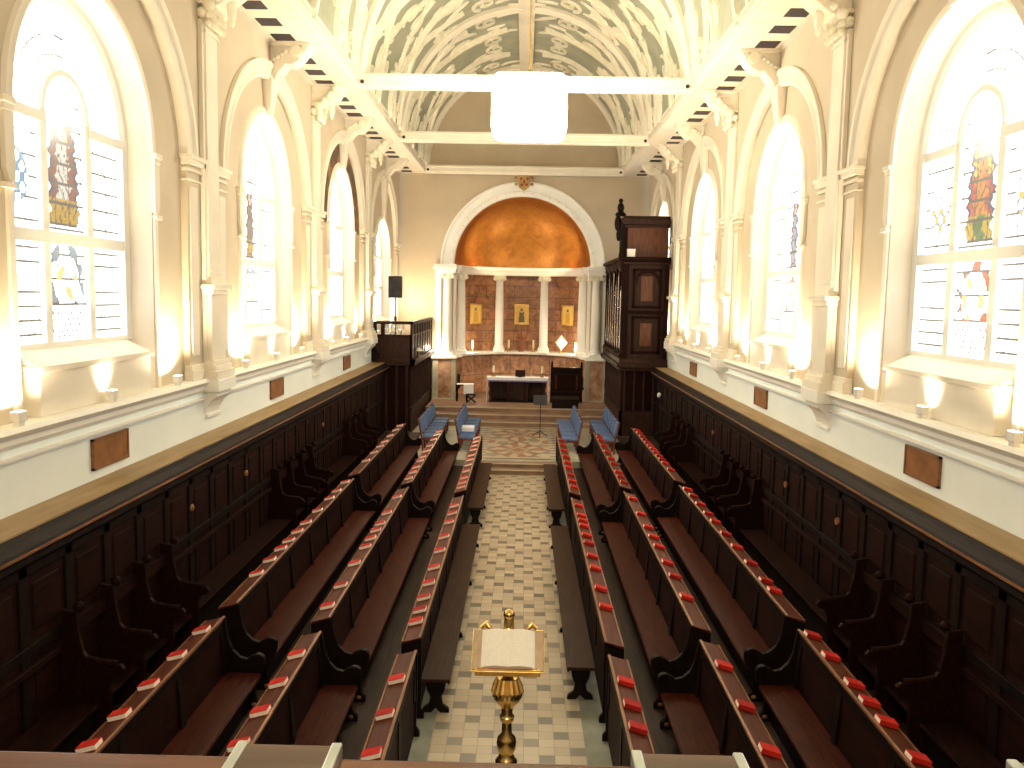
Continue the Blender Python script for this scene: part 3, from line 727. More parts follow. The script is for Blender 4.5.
for k in range(1, 5):
    ya, yb = PY[k], min(PY[k + 1], YE); ym = (ya + yb) / 2; H = (yb - ya) / 2
    m = MB(); rnd = random.Random(40)
    for sd in (-1, 1):
        for q in (-1, 1):
            Y = lambda e: ym + q * e           # e: distance from bay middle
            T = lambda pts: [(a, Y(e)) for a, e in pts]
            trunk = bez([(0.0, H * .78), (1.6, H * .95), (2.6, H * .1), (5.6, H * .42)], 22)
            ribbon(m, T(trunk), [.20 * (1 - .4 * i / 22) for i in range(23)], sd, .12)
            t2 = bez([(0.0, H * .30), (1.2, H * .05), (2.2, H * .8), (4.2, H * .72)], 18)
            ribbon(m, T(t2), [.15 * (1 - .4 * i / 18) for i in range(19)], sd, .10)
            t3 = bez([(0.0, H * .52), (.9, H * .45), (1.6, H * .28), (3.4, H * .04)], 16)
            ribbon(m, T(t3), [.11] * 17, sd, .08)
            for (c, r, a0, tn, w, dr) in (((1.0, .16), .42, 0, 1.3, .06, 1), ((1.1, .80), .38, 2, 1.3, .06, -1), ((2.3, .55), .45, 1, 1.4, .06, 1), ((2.6, .12), .4, 3, 1.3, .05, -1), ((3.3, .88), .34, 0, 1.3, .05, 1),
                                          ((3.9, .40), .5, 4, 1.5, .06, -1), ((4.9, .75), .42, 2, 1.4, .06, 1), ((5.1, .14), .42, 5, 1.4, .05, -1), ((.45, .62), .25, 3, 1.1, .045, 1)):
                spiral(m, (c[0], Y(H * c[1])), r, a0 if q > 0 else -a0, tn, w, sd, dr * q)
            for tr, wl in ((trunk, .5), (t2, .42), (t3, .34)):
                for i in range(2, len(tr) - 1):
                    a0 = math.atan2(q * (tr[i + 1][1] - tr[i][1]), tr[i + 1][0] - tr[i][0])
                    for sg in (-1, 1):
                        if rnd.random() < .5: leaf(m, (tr[i][0], Y(tr[i][1])), a0 + sg * rnd.uniform(.5, 1.0), wl * rnd.uniform(.8, 1.5), rnd.uniform(.08, .13), sd, sg * -.8 * rnd.random())
            for i in range(9):      # feathery fronds toward the crown
                leaf(m, (2.6 + .38 * i, Y(H * (.62 + .3 * math.sin(i)))), rnd.uniform(-.6, .9), rnd.uniform(.6, 1.1), .10, sd, rnd.uniform(-.8, .8))
    o = m.build('foliage_relief', 'relief', relief, fix=False); o['kind'] = 'stuff'
for k in range(1, 6):
    y = min(PY[k], YE - .15)
    fr = lambda r, a, d, y=y: (r * math.cos(a), y + d, ZV + r * math.sin(a))
    MB().sweep_arc([(RV + .02, -.2), (RV - .10, -.2), (RV - .16, -.14), (RV - .12, -.06), (RV - .12, .06), (RV - .16, .14), (RV - .10, .2), (RV + .02, .2)], fr, n=48).build('transverse_rib', 'cream', relief, smooth=True)
m = MB().box(-.26, .26, PY[1], YE, ZV + RV - .14, ZV + RV + .05); m.box(-.14, .14, PY[1], YE, ZV + RV - .2, ZV + RV - .1)
m.build('crown_band', 'cream', relief)
for y, l in ((PY[2] + .01, None), (PY[3], None), (PY[4], None), (35.2, None)):
    pass
for i, y in enumerate((PY[3], PY[4], 35.25)):
    nm = ['nearest', 'middle', 'farthest'][i]
    prof = [(-.17, Z_SOF + .28), (-.19, Z_SOF + .22), (-.14, Z_SOF + .18), (-.14, Z_SOF + .03), (-.10, Z_SOF), (-.08, Z_SOF - .05), (.08, Z_SOF - .05), (.10, Z_SOF), (.14, Z_SOF + .03), (.14, Z_SOF + .18), (.19, Z_SOF + .22), (.17, Z_SOF + .28)]
    t = struct(empty(tname(), (0, 0, 0)), 'cream tie beam crossing the vault foot, %s of the three seen' % nm, 'beam')
    MB().prism(prof, lambda u, v_, tt, y=y: (tt, y + u, v_), -4.0, 4.0).build('beam', 'cream', t)
    m = MB()
    for s in (-1, 1): m.ball((s * 3.86, y - .15, Z_SOF + .09), .05, 10, 6)
    m.build('bolt', 'vent', t)
for y in (PY[2],):
    prof = [(-.17, Z_SOF + .28), (-.14, Z_SOF), (.14, Z_SOF), (.17, Z_SOF + .28)]

# ------------------------------------------------------------------ pews
ROWX = {1: 1.10, 2: 2.18, 3: 3.29}; ROWZ = {1: 1.0, 2: 1.15, 3: 1.3}; BASE = {1: 0.0, 2: .10, 3: .22}; BASEO = {1: .10, 2: .22, 3: .36}
BL = {'n': (3.2, 9.38), 'm': (9.75, 17.05), 'f': (17.55, 24.7)}
BLN = {'n': 'nearest', 'm': 'middle', 'f': 'farthest'}; RN = {1: 'front', 2: 'middle-row', 3: 'back-row'}
def row_x(s, r): return ROWX[r] + (s * .03 if r == 1 else 0)
def pew(s, r, b):
    """book desk whose aisle-side board is the back of the seat before it"""
    X = row_x(s, r); zt = ROWZ[r]; zb = BASE[r]; y0, y1 = BL[b]
    if r > 1 and b == 'm': y0 += .18
    if r > 1 and b == 'n': y1 += .12
    t = empty('pew', (s * X, y0, zb), 'dark wooden %s pew with sloping book desk, %s block on the %s' % (RN[r], BLN[b], SIDE[s]), 'pew', 'pews facing the aisle')
    L = y1 - y0; q = lambda u, v, tt: (s * u, tt, v)
    T = zt - zb
    # all coordinates local: u outward from X
    m = MB().prism([(0, T - .005), (-.015, T - .03), (.0, T - .04), (.19, T - .105), (.208, T - .07), (.20, T - .06)], q, 0, L); bd = m.build('book_desk', 'desk', t)
    m = MB().prism([(-.02, T - .012), (-.02, T + .006), (.006, T + .006), (.012, T - .012)], q, 0, L); m.prism([(.19, T - .075), (.19, T - .045), (.211, T - .054), (.211, T - .08)], q, 0, L)
    m.build('desk_lip', 'edge', bd)  # lip coloured paler to paint in the highlight along both desk edges
    lean = .05 if r > 1 else .0
    m = MB().prism([(0.0, T - .04), (.03, T - .05), (.03 - lean, .0 if r > 1 else .03), (-lean, .0 if r > 1 else .03)], q, .04, L - .04)
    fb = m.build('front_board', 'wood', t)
    m = MB()   # stiles and rails on the aisle side
    nst = int(L / 1.15)
    for i in range(nst + 1):
        y = .05 + i * (L - .2) / nst; m.prism([(-.012, T - .08), (.0, T - .08), (-lean + .005, .44), (-lean - .014, .44)], q, y, y + .10)
    m.prism([(-.014, T - .13), (0, T - .13), (0, T - .06), (-.012, T - .06)], q, .04, L - .04)
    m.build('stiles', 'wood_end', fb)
    if r == 1:
        m = MB().box(s * .03, s * .22, .1, L - .1, T - .34, T - .32); m.build('shelf', 'wood', t)
    if r > 1:
        m = MB().box(s * (-.44), s * (-.03), .05, L - .05, .40, .44); m.box(s * (-.45), s * (-.42), .05, L - .05, .385, .43)
        m.build('seat', 'seat', t, bevel=.008)
        m = MB().box(s * (-.30), s * (-.27), .08, L - .08, .0, .40); m.build('seat_riser', 'wood_end', t)
    for end, yy in (('near', 0), ('far', L - .055)):
        if r == 1: pr = [(-.03, T - .0), (.212, T - .085), (.212, T - .26), (.17, T - .34), (.09, T - .42), (.08, .12), (.14, .06), (.14, .0), (-.06, .0), (-.06, .06), (-.02, .12), (-.03, .5)]
        else: pr = [(-.03, T), (.212, T - .085), (.212, T - .26), (.17, T - .34), (.09, T - .42), (.08, .06), (.12, .0), (-.44, .0), (-.44, .07), (-.38, .12), (-.36, .3), (-.42, .40), (-.47, .46), (-.49, .55), (-.46, .63), (-.39, .665), (-.32, .63), (-.28, .6), (-.2, .62), (-.12, .7), (-.07, .82)]
        m = MB().prism(pr, q, yy, yy + .055); pe = m.build('pew_end', 'wood_end', t, bevel=.008)
        if r > 1:
            MB().lathe([(.075, -.035), (.085, 0), (.075, .035)], (-s * .41, yy + .0275, .585), 12, 'y').build('arm_scroll', 'wood_end', pe, smooth=True)
            for u in (-.36, -.1): MB().ball((s * u, yy + .0275, .06), .045, 10, 6, (1, 1, .8)).build('foot_knob', 'edge', pe, smooth=True)
    return t
for s in (-1, 1):
    for r in (1, 2, 3):
        for b in 'nmf': pew(s, r, b)
def bench(s, y0, y1, lab):
    t = empty('bench', (s * .87, y0, 0), lab, 'bench', 'backless benches beside the aisle')
    L = y1 - y0
    m = MB().box(s * -.16, s * .19, 0, L, .40, .445); m.box(s * -.16, s * -.13, 0, L, .385, .40); m.build('seat', 'bench', t, bevel=.008)
    m = MB().box(s * .0, s * .02, .1, L - .1, .28, .40); m.build('rail', 'wood_end', t)
    nl = 3
    for i in range(nl + 1):
        y = .06 + i * (L - .18) / nl
        pr = [(-.11, .40), (.14, .40), (.12, .28), (.08, .2), (.1, .1), (.17, .05), (.18, 0), (.07, 0), (.015, .06), (-.04, 0), (-.15, 0), (-.14, .05), (-.07, .1), (-.05, .2), (-.09, .28)]
        MB().prism(pr, lambda u, v, tt: (s * u, tt, v), y, y + .06).build('leg', 'wood_end', t, bevel=.006)
for s in (-1, 1):
    bench(s, 9.85 if s < 0 else 10.28, 16.95, 'long brown backless bench by the aisle, nearer one on the %s' % SIDE[s])
    bench(s, 18.3, 23.4, 'long brown backless bench by the aisle, farther one on the %s' % SIDE[s])

# hymn books
BOOKS = {'L1f':[17.88,18.31,18.81,19.57,20.31,20.97,21.57,22.36,22.99,23.66,24.35],'L1m':[10.28,10.68,11.14,11.73,12.43,13.29,14.08,15.02,15.66,16.24],'L1n':[7.17,7.9,8.66],
'L2f':[17.95,18.57,19.15,19.93,20.42,21.2,22.0,22.97,23.79,24.35],'L2m':[10.34,11.12,12.07,12.91,13.36,13.85,14.26,14.99,16.22],'L2n':[7.0,7.6,8.19,8.88],
'L3f':[19.02,20.05,20.9,21.61,22.53,23.54,24.35],'L3m':[11.07,11.67,12.22,12.64,13.14,13.67,14.47,15.38,15.98,16.75],'L3n':[6.65,7.18,7.77,8.44,9.11],
'R1f':[18.1,18.68,19.34,20.21,20.81,21.64,22.53,23.38,24.18],'R1m':[10.93,11.64,12.54,13.16,13.87,14.34,14.94,15.31,15.67,16.42],'R1n':[7.74,8.2,8.72],
'R2f':[17.97,18.57,19.07,20.03,20.73,21.61,22.52,23.41,23.92],'R2m':[10.95,11.8,12.43,13.25,13.8,14.39,15.3,16.47],'R2n':[7.11,7.92,8.84],
'R3f':[18.67,19.44,19.88,20.33,20.81,21.29,21.73,22.21,22.68,23.27,23.85,24.35],'R3m':[10.85,11.23,12.01,12.8,13.53,14.29,14.83,15.52,16.19,16.75],'R3n':[6.77,7.38,7.76,8.14,8.79,9.35]}
def book_proto(mat):
    t = empty('hymn_book', (0, 0, 0)); W_, D_, H_ = .172, .13, .046
    m = MB().box(0, W_, 0, D_, 0, .004).box(0, W_, 0, D_, H_ - .004, H_).box(0, W_, D_ - .004, D_, 0, H_); m.build('cover', mat, t, bevel=.0015)
    MB().box(.004, W_ - .004, .003, D_ - .004, .004, H_ - .004).build('pages', 'page', t)
    return t
protos = {}
sl = math.atan2(.055, .2)
for key, ys in BOOKS.items():
    s = -1 if key[0] == 'L' else 1; r = int(key[1]); b = key[2]
    for i, y in enumerate(ys):
        rnd = random.Random(key + str(i))
        mat = 'red' if rnd.random() < .75 else 'red_dark'
        kk = mat
        if kk not in protos: o = protos[kk] = book_proto(mat)
        else: o = copy_tree(protos[kk])
        # spine faces away from the camera on the left (pages near), toward it on the right
        X = row_x(s, r) + .0155
        ctr = Vector((s * X, y + .0, ROWZ[r] - .0055))
        if s > 0:
            rot = Matrix.Rotation(sl, 4, 'Y') @ Matrix.Rotation(rnd.uniform(-.05, .05), 4, 'Z')
            # mirror the spine to the near side: turn the book end for end
            rot = Matrix.Rotation(sl, 4, 'Y') @ Matrix.Translation((.172, .07, 0)) @ Matrix.Rotation(PI + rnd.uniform(-.04, .04), 4, 'Z')
            o.matrix_world = Matrix.Translation(ctr) @ rot
        else:
            rot = Matrix.Rotation(-sl, 4, 'Y') @ Matrix.Translation((-.172, -.07, 0)) @ Matrix.Rotation(rnd.uniform(-.04, .04), 4, 'Z')
            o.matrix_world = Matrix.Translation(ctr) @ rot
        tag(o, 'red book on %s %s desk, %s block, %s from near end' % (SIDE[s], {1: 'front', 2: 'middle', 3: 'back'}[r], BLN[b], ORD[i]), 'book', 'red hymn books on the pew desks')

# ------------------------------------------------------------------ stalls against the panelling
def stall_arm(s):
    m = MB()
    m.prism([(4.57, 1.75), (4.42, 1.72), (4.40, 1.5), (4.36, 1.3), (4.28, 1.2), (4.05, 1.16), (3.98, 1.18), (3.94, 1.13), (3.97, 1.08), (4.05, 1.06), (4.1, .95), (4.08, .8), (4.12, .5), (4.1, .36), (4.57, .36)], lambda u, v, tt: (s * u, tt, v), -.03, .03)
    m.ball((s * 4.40, 0, 1.78), .055, 10, 6); m.tube([(s * 4.34, 0, 1.235), (s * 4.2, 0, 1.2), (s * 4.02, 0, 1.175)], [.03, .034, .045], 8)
    return m
for s in (-1, 1):
    for gi, ys in enumerate(((5.0, 5.8, 6.6, 7.0), (8.45, 9.25, 10.05, 10.85), (15.75, 16.6, 17.45, 18.3), (22.2, 23.0, 23.8, 24.6))):
        if gi == 0: continue
        g = ['nearest', 'middle', 'farthest'][gi - 1]
        t = empty('choir_stall', (0, ys[0], 0), 'dark row of three stalls with curved arms by the %s panelling, %s row' % (SIDE[s], g), 'stalls', 'choir stalls along the side walls')
        for y in ys: stall_arm(s).build('stall_arm', 'wood', t, bevel=.008).location = (0, y - ys[0], 0)
        for i in range(3):
            MB().box(s * 4.14, s * 4.56, ys[i] - ys[0] + .04, ys[i + 1] - ys[0] - .04, .78, .82).build('seat', 'wood', t, bevel=.006)
        MB().box(s * 4.50, s * 4.57, 0, ys[3] - ys[0], 1.45, 1.6).build('back_rail', 'wood', t, bevel=.006)
        if gi < 3:
            y0 = ys[3] + .1; y1 = (15.6, 22.1)[gi - 1]
            t = empty('wall_bench', (0, y0, 0), 'dark bench against the %s panelling, %s the middle stalls' % (SIDE[s], ['nearer than', 'beyond'][gi - 1]), 'bench')
            MB().box(s * 4.14, s * 4.56, 0, y1 - y0, .78, .82).build('seat', 'wood', t, bevel=.006)
            MB().box(s * 4.2, s * 4.23, 0, y1 - y0, .36, .78).build('front_board', 'wood_end', t)
            MB().box(s * 4.52, s * 4.57, 0, y1 - y0, 1.35, 1.42).build('back_rail', 'wood', t, bevel=.006)
    t = empty('wall_bench', (0, 1, 0), 'dark bench against the %s panelling, closest to the camera' % SIDE[s], 'bench')
    MB().box(s * 4.14, s * 4.56, 0, 7.3, .78, .82).build('seat', 'wood', t, bevel=.006)
    MB().box(s * 4.2, s * 4.23, 0, 7.3, .36, .78).build('front_board', 'wood_end', t)
    MB().box(s * 4.52, s * 4.57, 0, 7.3, 1.35, 1.42).build('back_rail', 'wood', t, bevel=.006)
    for i, y in enumerate((11.9, 14.3, 19.9)):
        m = MB().lathe([(.01, -.03), (.05, -.03), (.055, 0), (.03, .02), (.01, .02)], (0, 0, 0), 12, 'x')
        o = m.build('stud', 'plaque'); o.location = (s * 4.56, y, 1.95)
        tag(o, 'small round brown stud on the %s panelling, %s one' % (SIDE[s], ['nearest', 'middle', 'farthest'][i]), 'stud')
o = MB().lathe([(.01, -.04), (.06, -.05), (.09, 0), (.06, .05), (.01, .06)], (0, 0, 0), 14, 'x').build('wall_light', 'lampwhite', smooth=True); o.location = (4.5, 27.6, 1.95)
tag(o, 'small round white fitting on the right panelling near the organ', 'wall fitting')

# ------------------------------------------------------------------ sanctuary chairs
def chair(s):
    """seat faces the aisle; local x outward"""
    t = empty('chair', (0, 0, 0)); q = lambda u, v, tt: (s * u, tt, v)
    MB().box(s * -.02, s * .46, -.27, .27, .40, .48).build('seat', 'blue', t, bevel=.02)
    MB().prism([(.43, .55), (.50, .55), (.58, .98), (.51, .98)], q, -.26, .26).build('backrest', 'blue', t, bevel=.02)
    MB().box(s * -.01, s * .45, -.25, .25, .34, .40).build('seat_frame', 'chair_wood', t)
    for yy in (-.24, .24):
        MB().box(s * 0, s * .04, yy - .02, yy + .02, 0, .36).build('leg', 'chair_wood', t)
        MB().prism([(.42, 0), (.46, 0), (.50, .42), (.61, 1.0), (.57, 1.0), (.45, .42)], q, yy - .02, yy + .02).build('leg', 'chair_wood', t)
    return t
for s in (-1, 1):
    proto = None
    for row, X in ((0, 1.36), (1, 2.48)):
        for i in range(6):
            y = 26.2 + i * .70
            if proto is None: o = proto = chair(s)
            else: o = copy_tree(proto)
            o.location = (s * X, y, .28)
            tag(o, 'blue upholstered chair, %s from camera in the %s row on the %s' % (ORD[i], ['inner', 'outer'][row], SIDE[s]), 'chair', 'blue sanctuary chairs')
t = empty('cushion', (-1.60, 26.95, .765), 'white box-shaped cushion lying on a blue chair on the left', 'cushion')
pd = MB().box(-.2, .2, -.2, .2, 0, .16).build('pad', 'cloth', t, bevel=.03); MB().box(-.205, .205, -.205, .205, .075, .085).build('piping', 'nosing', pd)

# ------------------------------------------------------------------ altar and furniture round it
zp = .779
t = empty('altar', (-.1, 34.75, zp), 'dark wooden altar with white cloth in the centre of the apse steps', 'altar')
MB().box(-1.2, 1.2, -.32, .32, .93, 1.0).build('table_top', 'wood', t, bevel=.01)
for x in (-1.08, -.38, .38, 1.08):
    MB().lathe([(.07, .06), (.05, .2), (.09, .35), (.05, .5), (.09, .7), (.06, .93)], (x, -.24, 0), 12).build('leg', 'organ', t, smooth=True)
MB().box(-1.16, 1.16, -.3, .3, 0, .07).build('base_board', 'wood_end', t)
MB().box(-.36, .36, -.1, -.06, .07, .93).build('front_panel', 'organ', t)
MB().box(-1.12, 1.12, .25, .28, .07, .93).build('back_panel', 'organ', t)
t2 = empty('altar_cloth', (-.1, 34.75, zp + 1.0), 'white altar cloth with violet-edged front over the altar', 'cloth')
m = MB().box(-1.24, 1.24, -.36, .34, 0, .015); m.box(-1.24, 1.24, -.36, -.345, -.10, .0); m.build('fair_linen', 'cloth', t2)
m = MB().box(-1.245, -1.22, -.36, .34, -.98, .01).box(1.22, 1.245, -.36, .34, -.98, .01).build('side_fall', 'cloth', t2)
MB().box(-1.2, 1.2, -.352, -.335, -.16, -.10).build('frontal_band', 'lilac', t2)
def candle(name, loc, label, h=.28, stick=True, group='candles'):
    t = empty(name, loc, label, 'candle', group)
    z = 0
    if stick: MB().lathe([(.09, 0), (.09, .02), (.03, .05), (.025, .12), (.06, .15), (.06, .17)], n=14).build('candlestick', 'brass', t, smooth=True); z = .17
    MB().lathe([(.045, z), (.045, z + h), (.02, z + h + .005)], n=14).build('wax', 'wax', t, smooth=True)
    return t
candle('altar_candle', (-1.08, 34.7, zp + 1.015), 'white candle on the left end of the altar')
candle('altar_candle', (.88, 34.7, zp + 1.015), 'white candle on the right end of the altar')
t = empty('book_stand', (.0, 34.7, zp + 1.015), 'small dark book stand in the middle of the altar', 'book stand')
MB().prism([(-.12, .04), (-.1, .02), (.12, .26), (.1, .28)], lambda u, v, tt: (tt, u, v), -.2, .2).build('rest', 'wood', t); MB().lathe([(.1, 0), (.1, .02), (.02, .04), (.02, .16)], n=12).build('foot', 'wood', t)
for x, y, l in ((-.55, 37.9, 'left of centre'), (.55, 37.9, 'right of centre'), (-2.1, 37.1, 'far left'), (2.35, 36.95, 'far right')):
    candle('ledge_candle', (x, YE + math.sqrt(2.7 ** 2 - x * x), 2.605), 'cream candle on the apse ledge, %s' % l, .34, True, 'ledge candles')
t = empty('flower_arrangement', (1.76, YE + 2.0, 2.605), 'diamond-shaped white and gold arrangement on the right of the apse ledge', 'ornament')
MB().lathe([(.1, 0), (.1, .03), (.03, .08), (.03, .2)], n=12).build('foot', 'brass', t, smooth=True)
MB().prism([(0, .12), (.27, .46), (0, .80), (-.27, .46)], lambda u, v, tt: (u, tt, v), -.05, .05).build('diamond', 'wax', t, bevel=.02)
m = MB()
for i in range(12): a = i * PI / 6; m.ball((.15 * math.cos(a), -.06, .46 + .2 * math.sin(a)), .05, 8, 5)
m.build('blossoms', 'page', t, smooth=True)
# side chair / chest with white cloth at the left of the altar
t = empty('credence_table', (-2.25, 34.6, zp), 'dark credence table at the left of the altar steps', 'table')
m = MB().box(-.34, .14, -.2, .2, .64, .69); m.build('table_top', 'wood_end', t)
for x in (-.3, .1):
    for y in (-.16, .16): MB().lathe([(.03, 0), (.04, .2), (.025, .35), (.04, .5), (.03, .64)], (x, y, 0), 10).build('leg', 'wood_end', t)
t = empty('cloth', (-2.25, 34.6, zp + .69), 'white cloth and open papers hanging over the credence table', 'cloth')
m = MB().box(-.30, .38, -.22, .2, .0, .02); m.prism([(-.24, .02), (-.22, .02), (-.24, -.38), (-.27, -.38)], lambda u, v, tt: (tt, u, v), -.02, .38); m.build('linen', 'cloth', t)
t = empty('stool', (-1.95, 34.2, zp), 'small black cross-legged stool before the credence table', 'stool')
MB().box(-.2, .2, -.15, .15, .30, .35).build('seat', 'black', t)
for q in (-1, 1):
    MB().tube([(-.18, q * .12, 0), (.18, q * .12, .3)], .022, 8).build('leg', 'black', t); MB().tube([(.18, q * .12, 0), (-.18, q * .12, .3)], .022, 8).build('leg', 'black', t)
# carved throne/desk right of the altar
t = empty('throne', (1.88, 34.75, zp), 'tall dark carved clergy desk at the right of the altar', 'clergy desk')
bp = MB().box(-.58, .58, 0, .06, .05, 1.42).build('back_panel', 'wood', t)
m = MB().box(-.64, .64, -.05, .11, 1.34, 1.44); m.box(-.6, .6, -.03, .09, 1.1, 1.16); m.build('top_rail', 'wood_end', t, bevel=.01)
for x in (-.6, .6):
    m = MB().box(x - .05, x + .05, -.04, .10, 0, 1.44); m.lathe([(.04, 1.44), (.06, 1.5), (.03, 1.55), (.05, 1.6), (.01, 1.68)], (x, .03, 0), 10); m.build('post', 'wood_end', t, bevel=.006)
MB().box(-.55, .55, -.5, 0, .42, .48).build('seat', 'wood', t); MB().box(-.5, .5, -.45, -.4, 0, .42).build('front_board', 'wood_end', t)
for x in (-.42, .42): MB().box(x - .03, x + .03, -.012, 0, .55, 1.1).build('moulding_strip', 'desk', bp)
t = empty('kneeling_desk', (1.75, 33.0, .612), 'low dark kneeling desk on the steps before the clergy desk', 'desk')
m = MB().box(-.5, .5, -.15, .15, .0, .5); m.prism([(-.2, .5), (.2, .5), (.2, .62), (-.2, .52)], lambda u, v, tt: (tt, u, v), -.52, .52); m.build('body', 'wood_end', t, bevel=.01)
# music stand
t = empty('music_stand', (.72, 29.0, .283), 'thin black music stand on the mosaic floor before the altar', 'music stand')
m = MB()
for a in (.5, 2.6, 4.7): m.tube([(0, 0, .2), (.3 * math.cos(a), .3 * math.sin(a), .015)], .014, 6)
m.build('tripod_base', 'black', t); MB().tube([(0, 0, .1), (0, 0, 1.2)], .014, 8).build('pole', 'black', t)
MB().prism([(-.02, 1.1), (0, 1.1), (.12, 1.42), (.10, 1.42)], lambda u, v, tt: (tt, u, v), -.24, .24).build('desk_plate', 'black', t)
# icons
def icon(x, label, main):
    y = YE + math.sqrt(3.42 ** 2 - x * x) - .02; an = math.atan2(x, y - YE)
    t = empty('icon_painting', (x, y, 3.78), label, 'painting', 'gilt-framed paintings in the apse', rz=-an)
    m = MB().box(-.33, .33, -.05, .0, 0, .06).box(-.33, .33, -.05, 0, .86, .92).box(-.33, -.27, -.05, 0, 0, .92).box(.27, .33, -.05, 0, 0, .92); m.build('frame', 'gold', t, bevel=.01)
    NX, NY = 24, 36; V = [(-.28 + .56 * i / NX, -.02, .05 + .82 * j / NY) for j in range(NY + 1) for i in range(NX + 1)]
    Fq = [(j * (NX + 1) + i, j * (NX + 1) + i + 1, (j + 1) * (NX + 1) + i + 1, (j + 1) * (NX + 1) + i) for j in range(NY) for i in range(NX)]
    o = MB().add(V, Fq).build('panel', 'icon_art', t, fix=False)
    K = []
    for vv in V:
        u, w = vv[0] / .28, (vv[2] - .46) / .41
        body_ = abs(u) < .38 - .16 * w and -.85 < w < .35; head = u * u + ((w - .5) * 1.3) ** 2 < .05; halo = u * u + ((w - .5) * 1.3) ** 2 < .14
        K.append((.35, .18, .08) if head else (.9, .68, .25) if halo else main if body_ else (.95, .66, .16))
    colour_attr(o.data, K)
icon(-2.05, 'gilt-framed painting of a robed figure, left of the three in the apse', (.75, .42, .08))
icon(0.0, 'dark-centred gilt-framed painting in the middle bay of the apse', (.20, .15, .10))
icon(2.05, 'gilt-framed painting of a robed figure, right of the three in the apse', (.75, .42, .08))
o = MB().box(-.025, .025, -.02, .02, 0, .95).box(-.22, .22, -.02, .02, .6, .65).box(-.12, .12, -.06, .06, 0, .04).build('cross', 'crest_red'); o.location = (0, YE + 2.75, 2.605)
tag(o, 'slim dark red standing cross in the middle of the apse ledge', 'cross')
# stands with lights by the piers
for s in (-1, 1):
    t = empty('wall_sconce', (s * 2.55, YE - .1, 1.4), 'dark iron fitting on the lower apse wall at the %s' % SIDE[s], 'wall fitting')
    MB().box(-.06, .06, -.05, .05, -.2, .4).build('backplate', 'iron', t); MB().ball((0, -.1, -.1), .09).build('bowl', 'iron', t)

# ------------------------------------------------------------------ left gallery
X0, X1, Y0, Y1 = 3.7, 5.04, 29.2, 35.5
t = empty('gallery', (-4.37, 29.2, .28), 'dark wooden raised gallery with pierced parapet in the far left corner', 'gallery')
G = lambda m, name, mat, **k: m.build(name, mat, t, off=(-4.37, 29.2, .28), **k)
def G(m, name, mat, **k):
    o = m.build(name, mat, t, off=(-4.37, 29.2, .28), **k); o.location = (0, 0, 0); return o
G(MB().box(-X1, -X0, Y0, Y1, 2.62, 2.78), 'gallery_floor', 'wood')
m = MB().box(-X1, -X0 + .1, Y0 - .12, Y0 + .05, 2.62, 2.74).box(-X1, -X0 + .14, Y0 - .16, Y0 + .05, 2.74, 2.84).box(-X0 - .05, -X0 + .14, Y0 - .16, Y1, 2.74, 2.84).box(-X0 - .05, -X0 + .1, Y0 - .12, Y1, 2.62, 2.74)
G(m, 'cornice', 'organ', bevel=.01)
m = MB().box(-X1, -X0, Y0, Y0 + .06, 2.84, 3.62).box(-X0 - .06, -X0, Y0, Y1, 2.84, 3.62); G(m, 'parapet_panel', 'organ')
m = MB().box(-X1, -X0 + .05, Y0 - .06, Y0 + .1, 4.02, 4.12).box(-X0 - .1, -X0 + .05, Y0 - .06, Y1, 4.02, 4.12).box(-X1, -X0 + .02, Y0 - .03, Y0 + .08, 3.6, 3.67).box(-X0 - .08, -X0 + .02, Y0 - .03, Y1, 3.6, 3.67)
G(m, 'parapet_rail', 'organ', bevel=.008)
for y in [Y0 + i * .78 for i in range(9)]: G(MB().box(-X0 - .05, -X0 + .03, y, y + .12, 2.84, 4.05), 'parapet_post', 'organ', bevel=.006)
for x in (-X1 + .02, -4.75): G(MB().box(x, x + .13, Y0 - .03, Y0 + .05, 2.84, 4.05), 'parapet_post', 'organ', bevel=.006)
for x in (-4.55, -4.37, -4.19, -4.01): G(MB().lathe([(.05, 3.66), (.03, 3.70), (.065, 3.77), (.04, 3.85), (.065, 3.94), (.04, 4.02)], (x, Y0 + .03, 0), 10), 'parapet_baluster', 'lampwhite')
for i in range(32):
    y = Y0 + .25 + i * .195
    if i % 4: G(MB().box(-X0 - .035, -X0 - .005, y - .05, y + .05, 3.66, 4.02), 'parapet_slat', 'organ')
m = MB().box(-X1, -X0 - .05, Y0 + .02, Y0 + .08, .36, 2.62); G(m, 'lower_panel', 'wood')
m = MB().box(-X0 - .06, -X0, Y0, Y1, .28, 1.1).box(-X0 - .08, -X0 + .02, Y0, Y1, 1.1, 1.18); G(m, 'screen_base', 'organ')
for i in range(14):
    y = Y0 + .15 + i * .46
    G(MB().lathe([(.05, 1.18), (.035, 1.25), (.06, 1.5), (.035, 1.8), (.05, 2.2), (.035, 2.5), (.055, 2.62)], (-X0 - .03, y, 0), 10), 'baluster', 'organ', smooth=True)
m = MB()
for x in (-4.95, -4.6, -4.25, -3.9): m.box(x, x + .08, Y0 - .02, Y0 + .03, .36, 2.6)
G(m, 'lower_stiles', 'organ')
# bracket where gallery meets wall
G(MB().prism([(-5.04, 2.8), (-5.04, 4.25), (-5.1, 4.3), (-4.98, 4.1), (-5.02, 3.9), (-4.96, 3.6), (-4.98, 3.3), (-4.85, 3.0), (-4.85, 2.8)][0:1] + [(-5.04, 4.25), (-4.98, 4.1), (-5.0, 3.9), (-4.92, 3.5), (-4.95, 3.2), (-4.8, 3.0), (-4.8, 2.8)], lambda u, v, tt: (u, tt, v), Y0 - .2, Y0 - .02), 'side_bracket', 'wood_end')
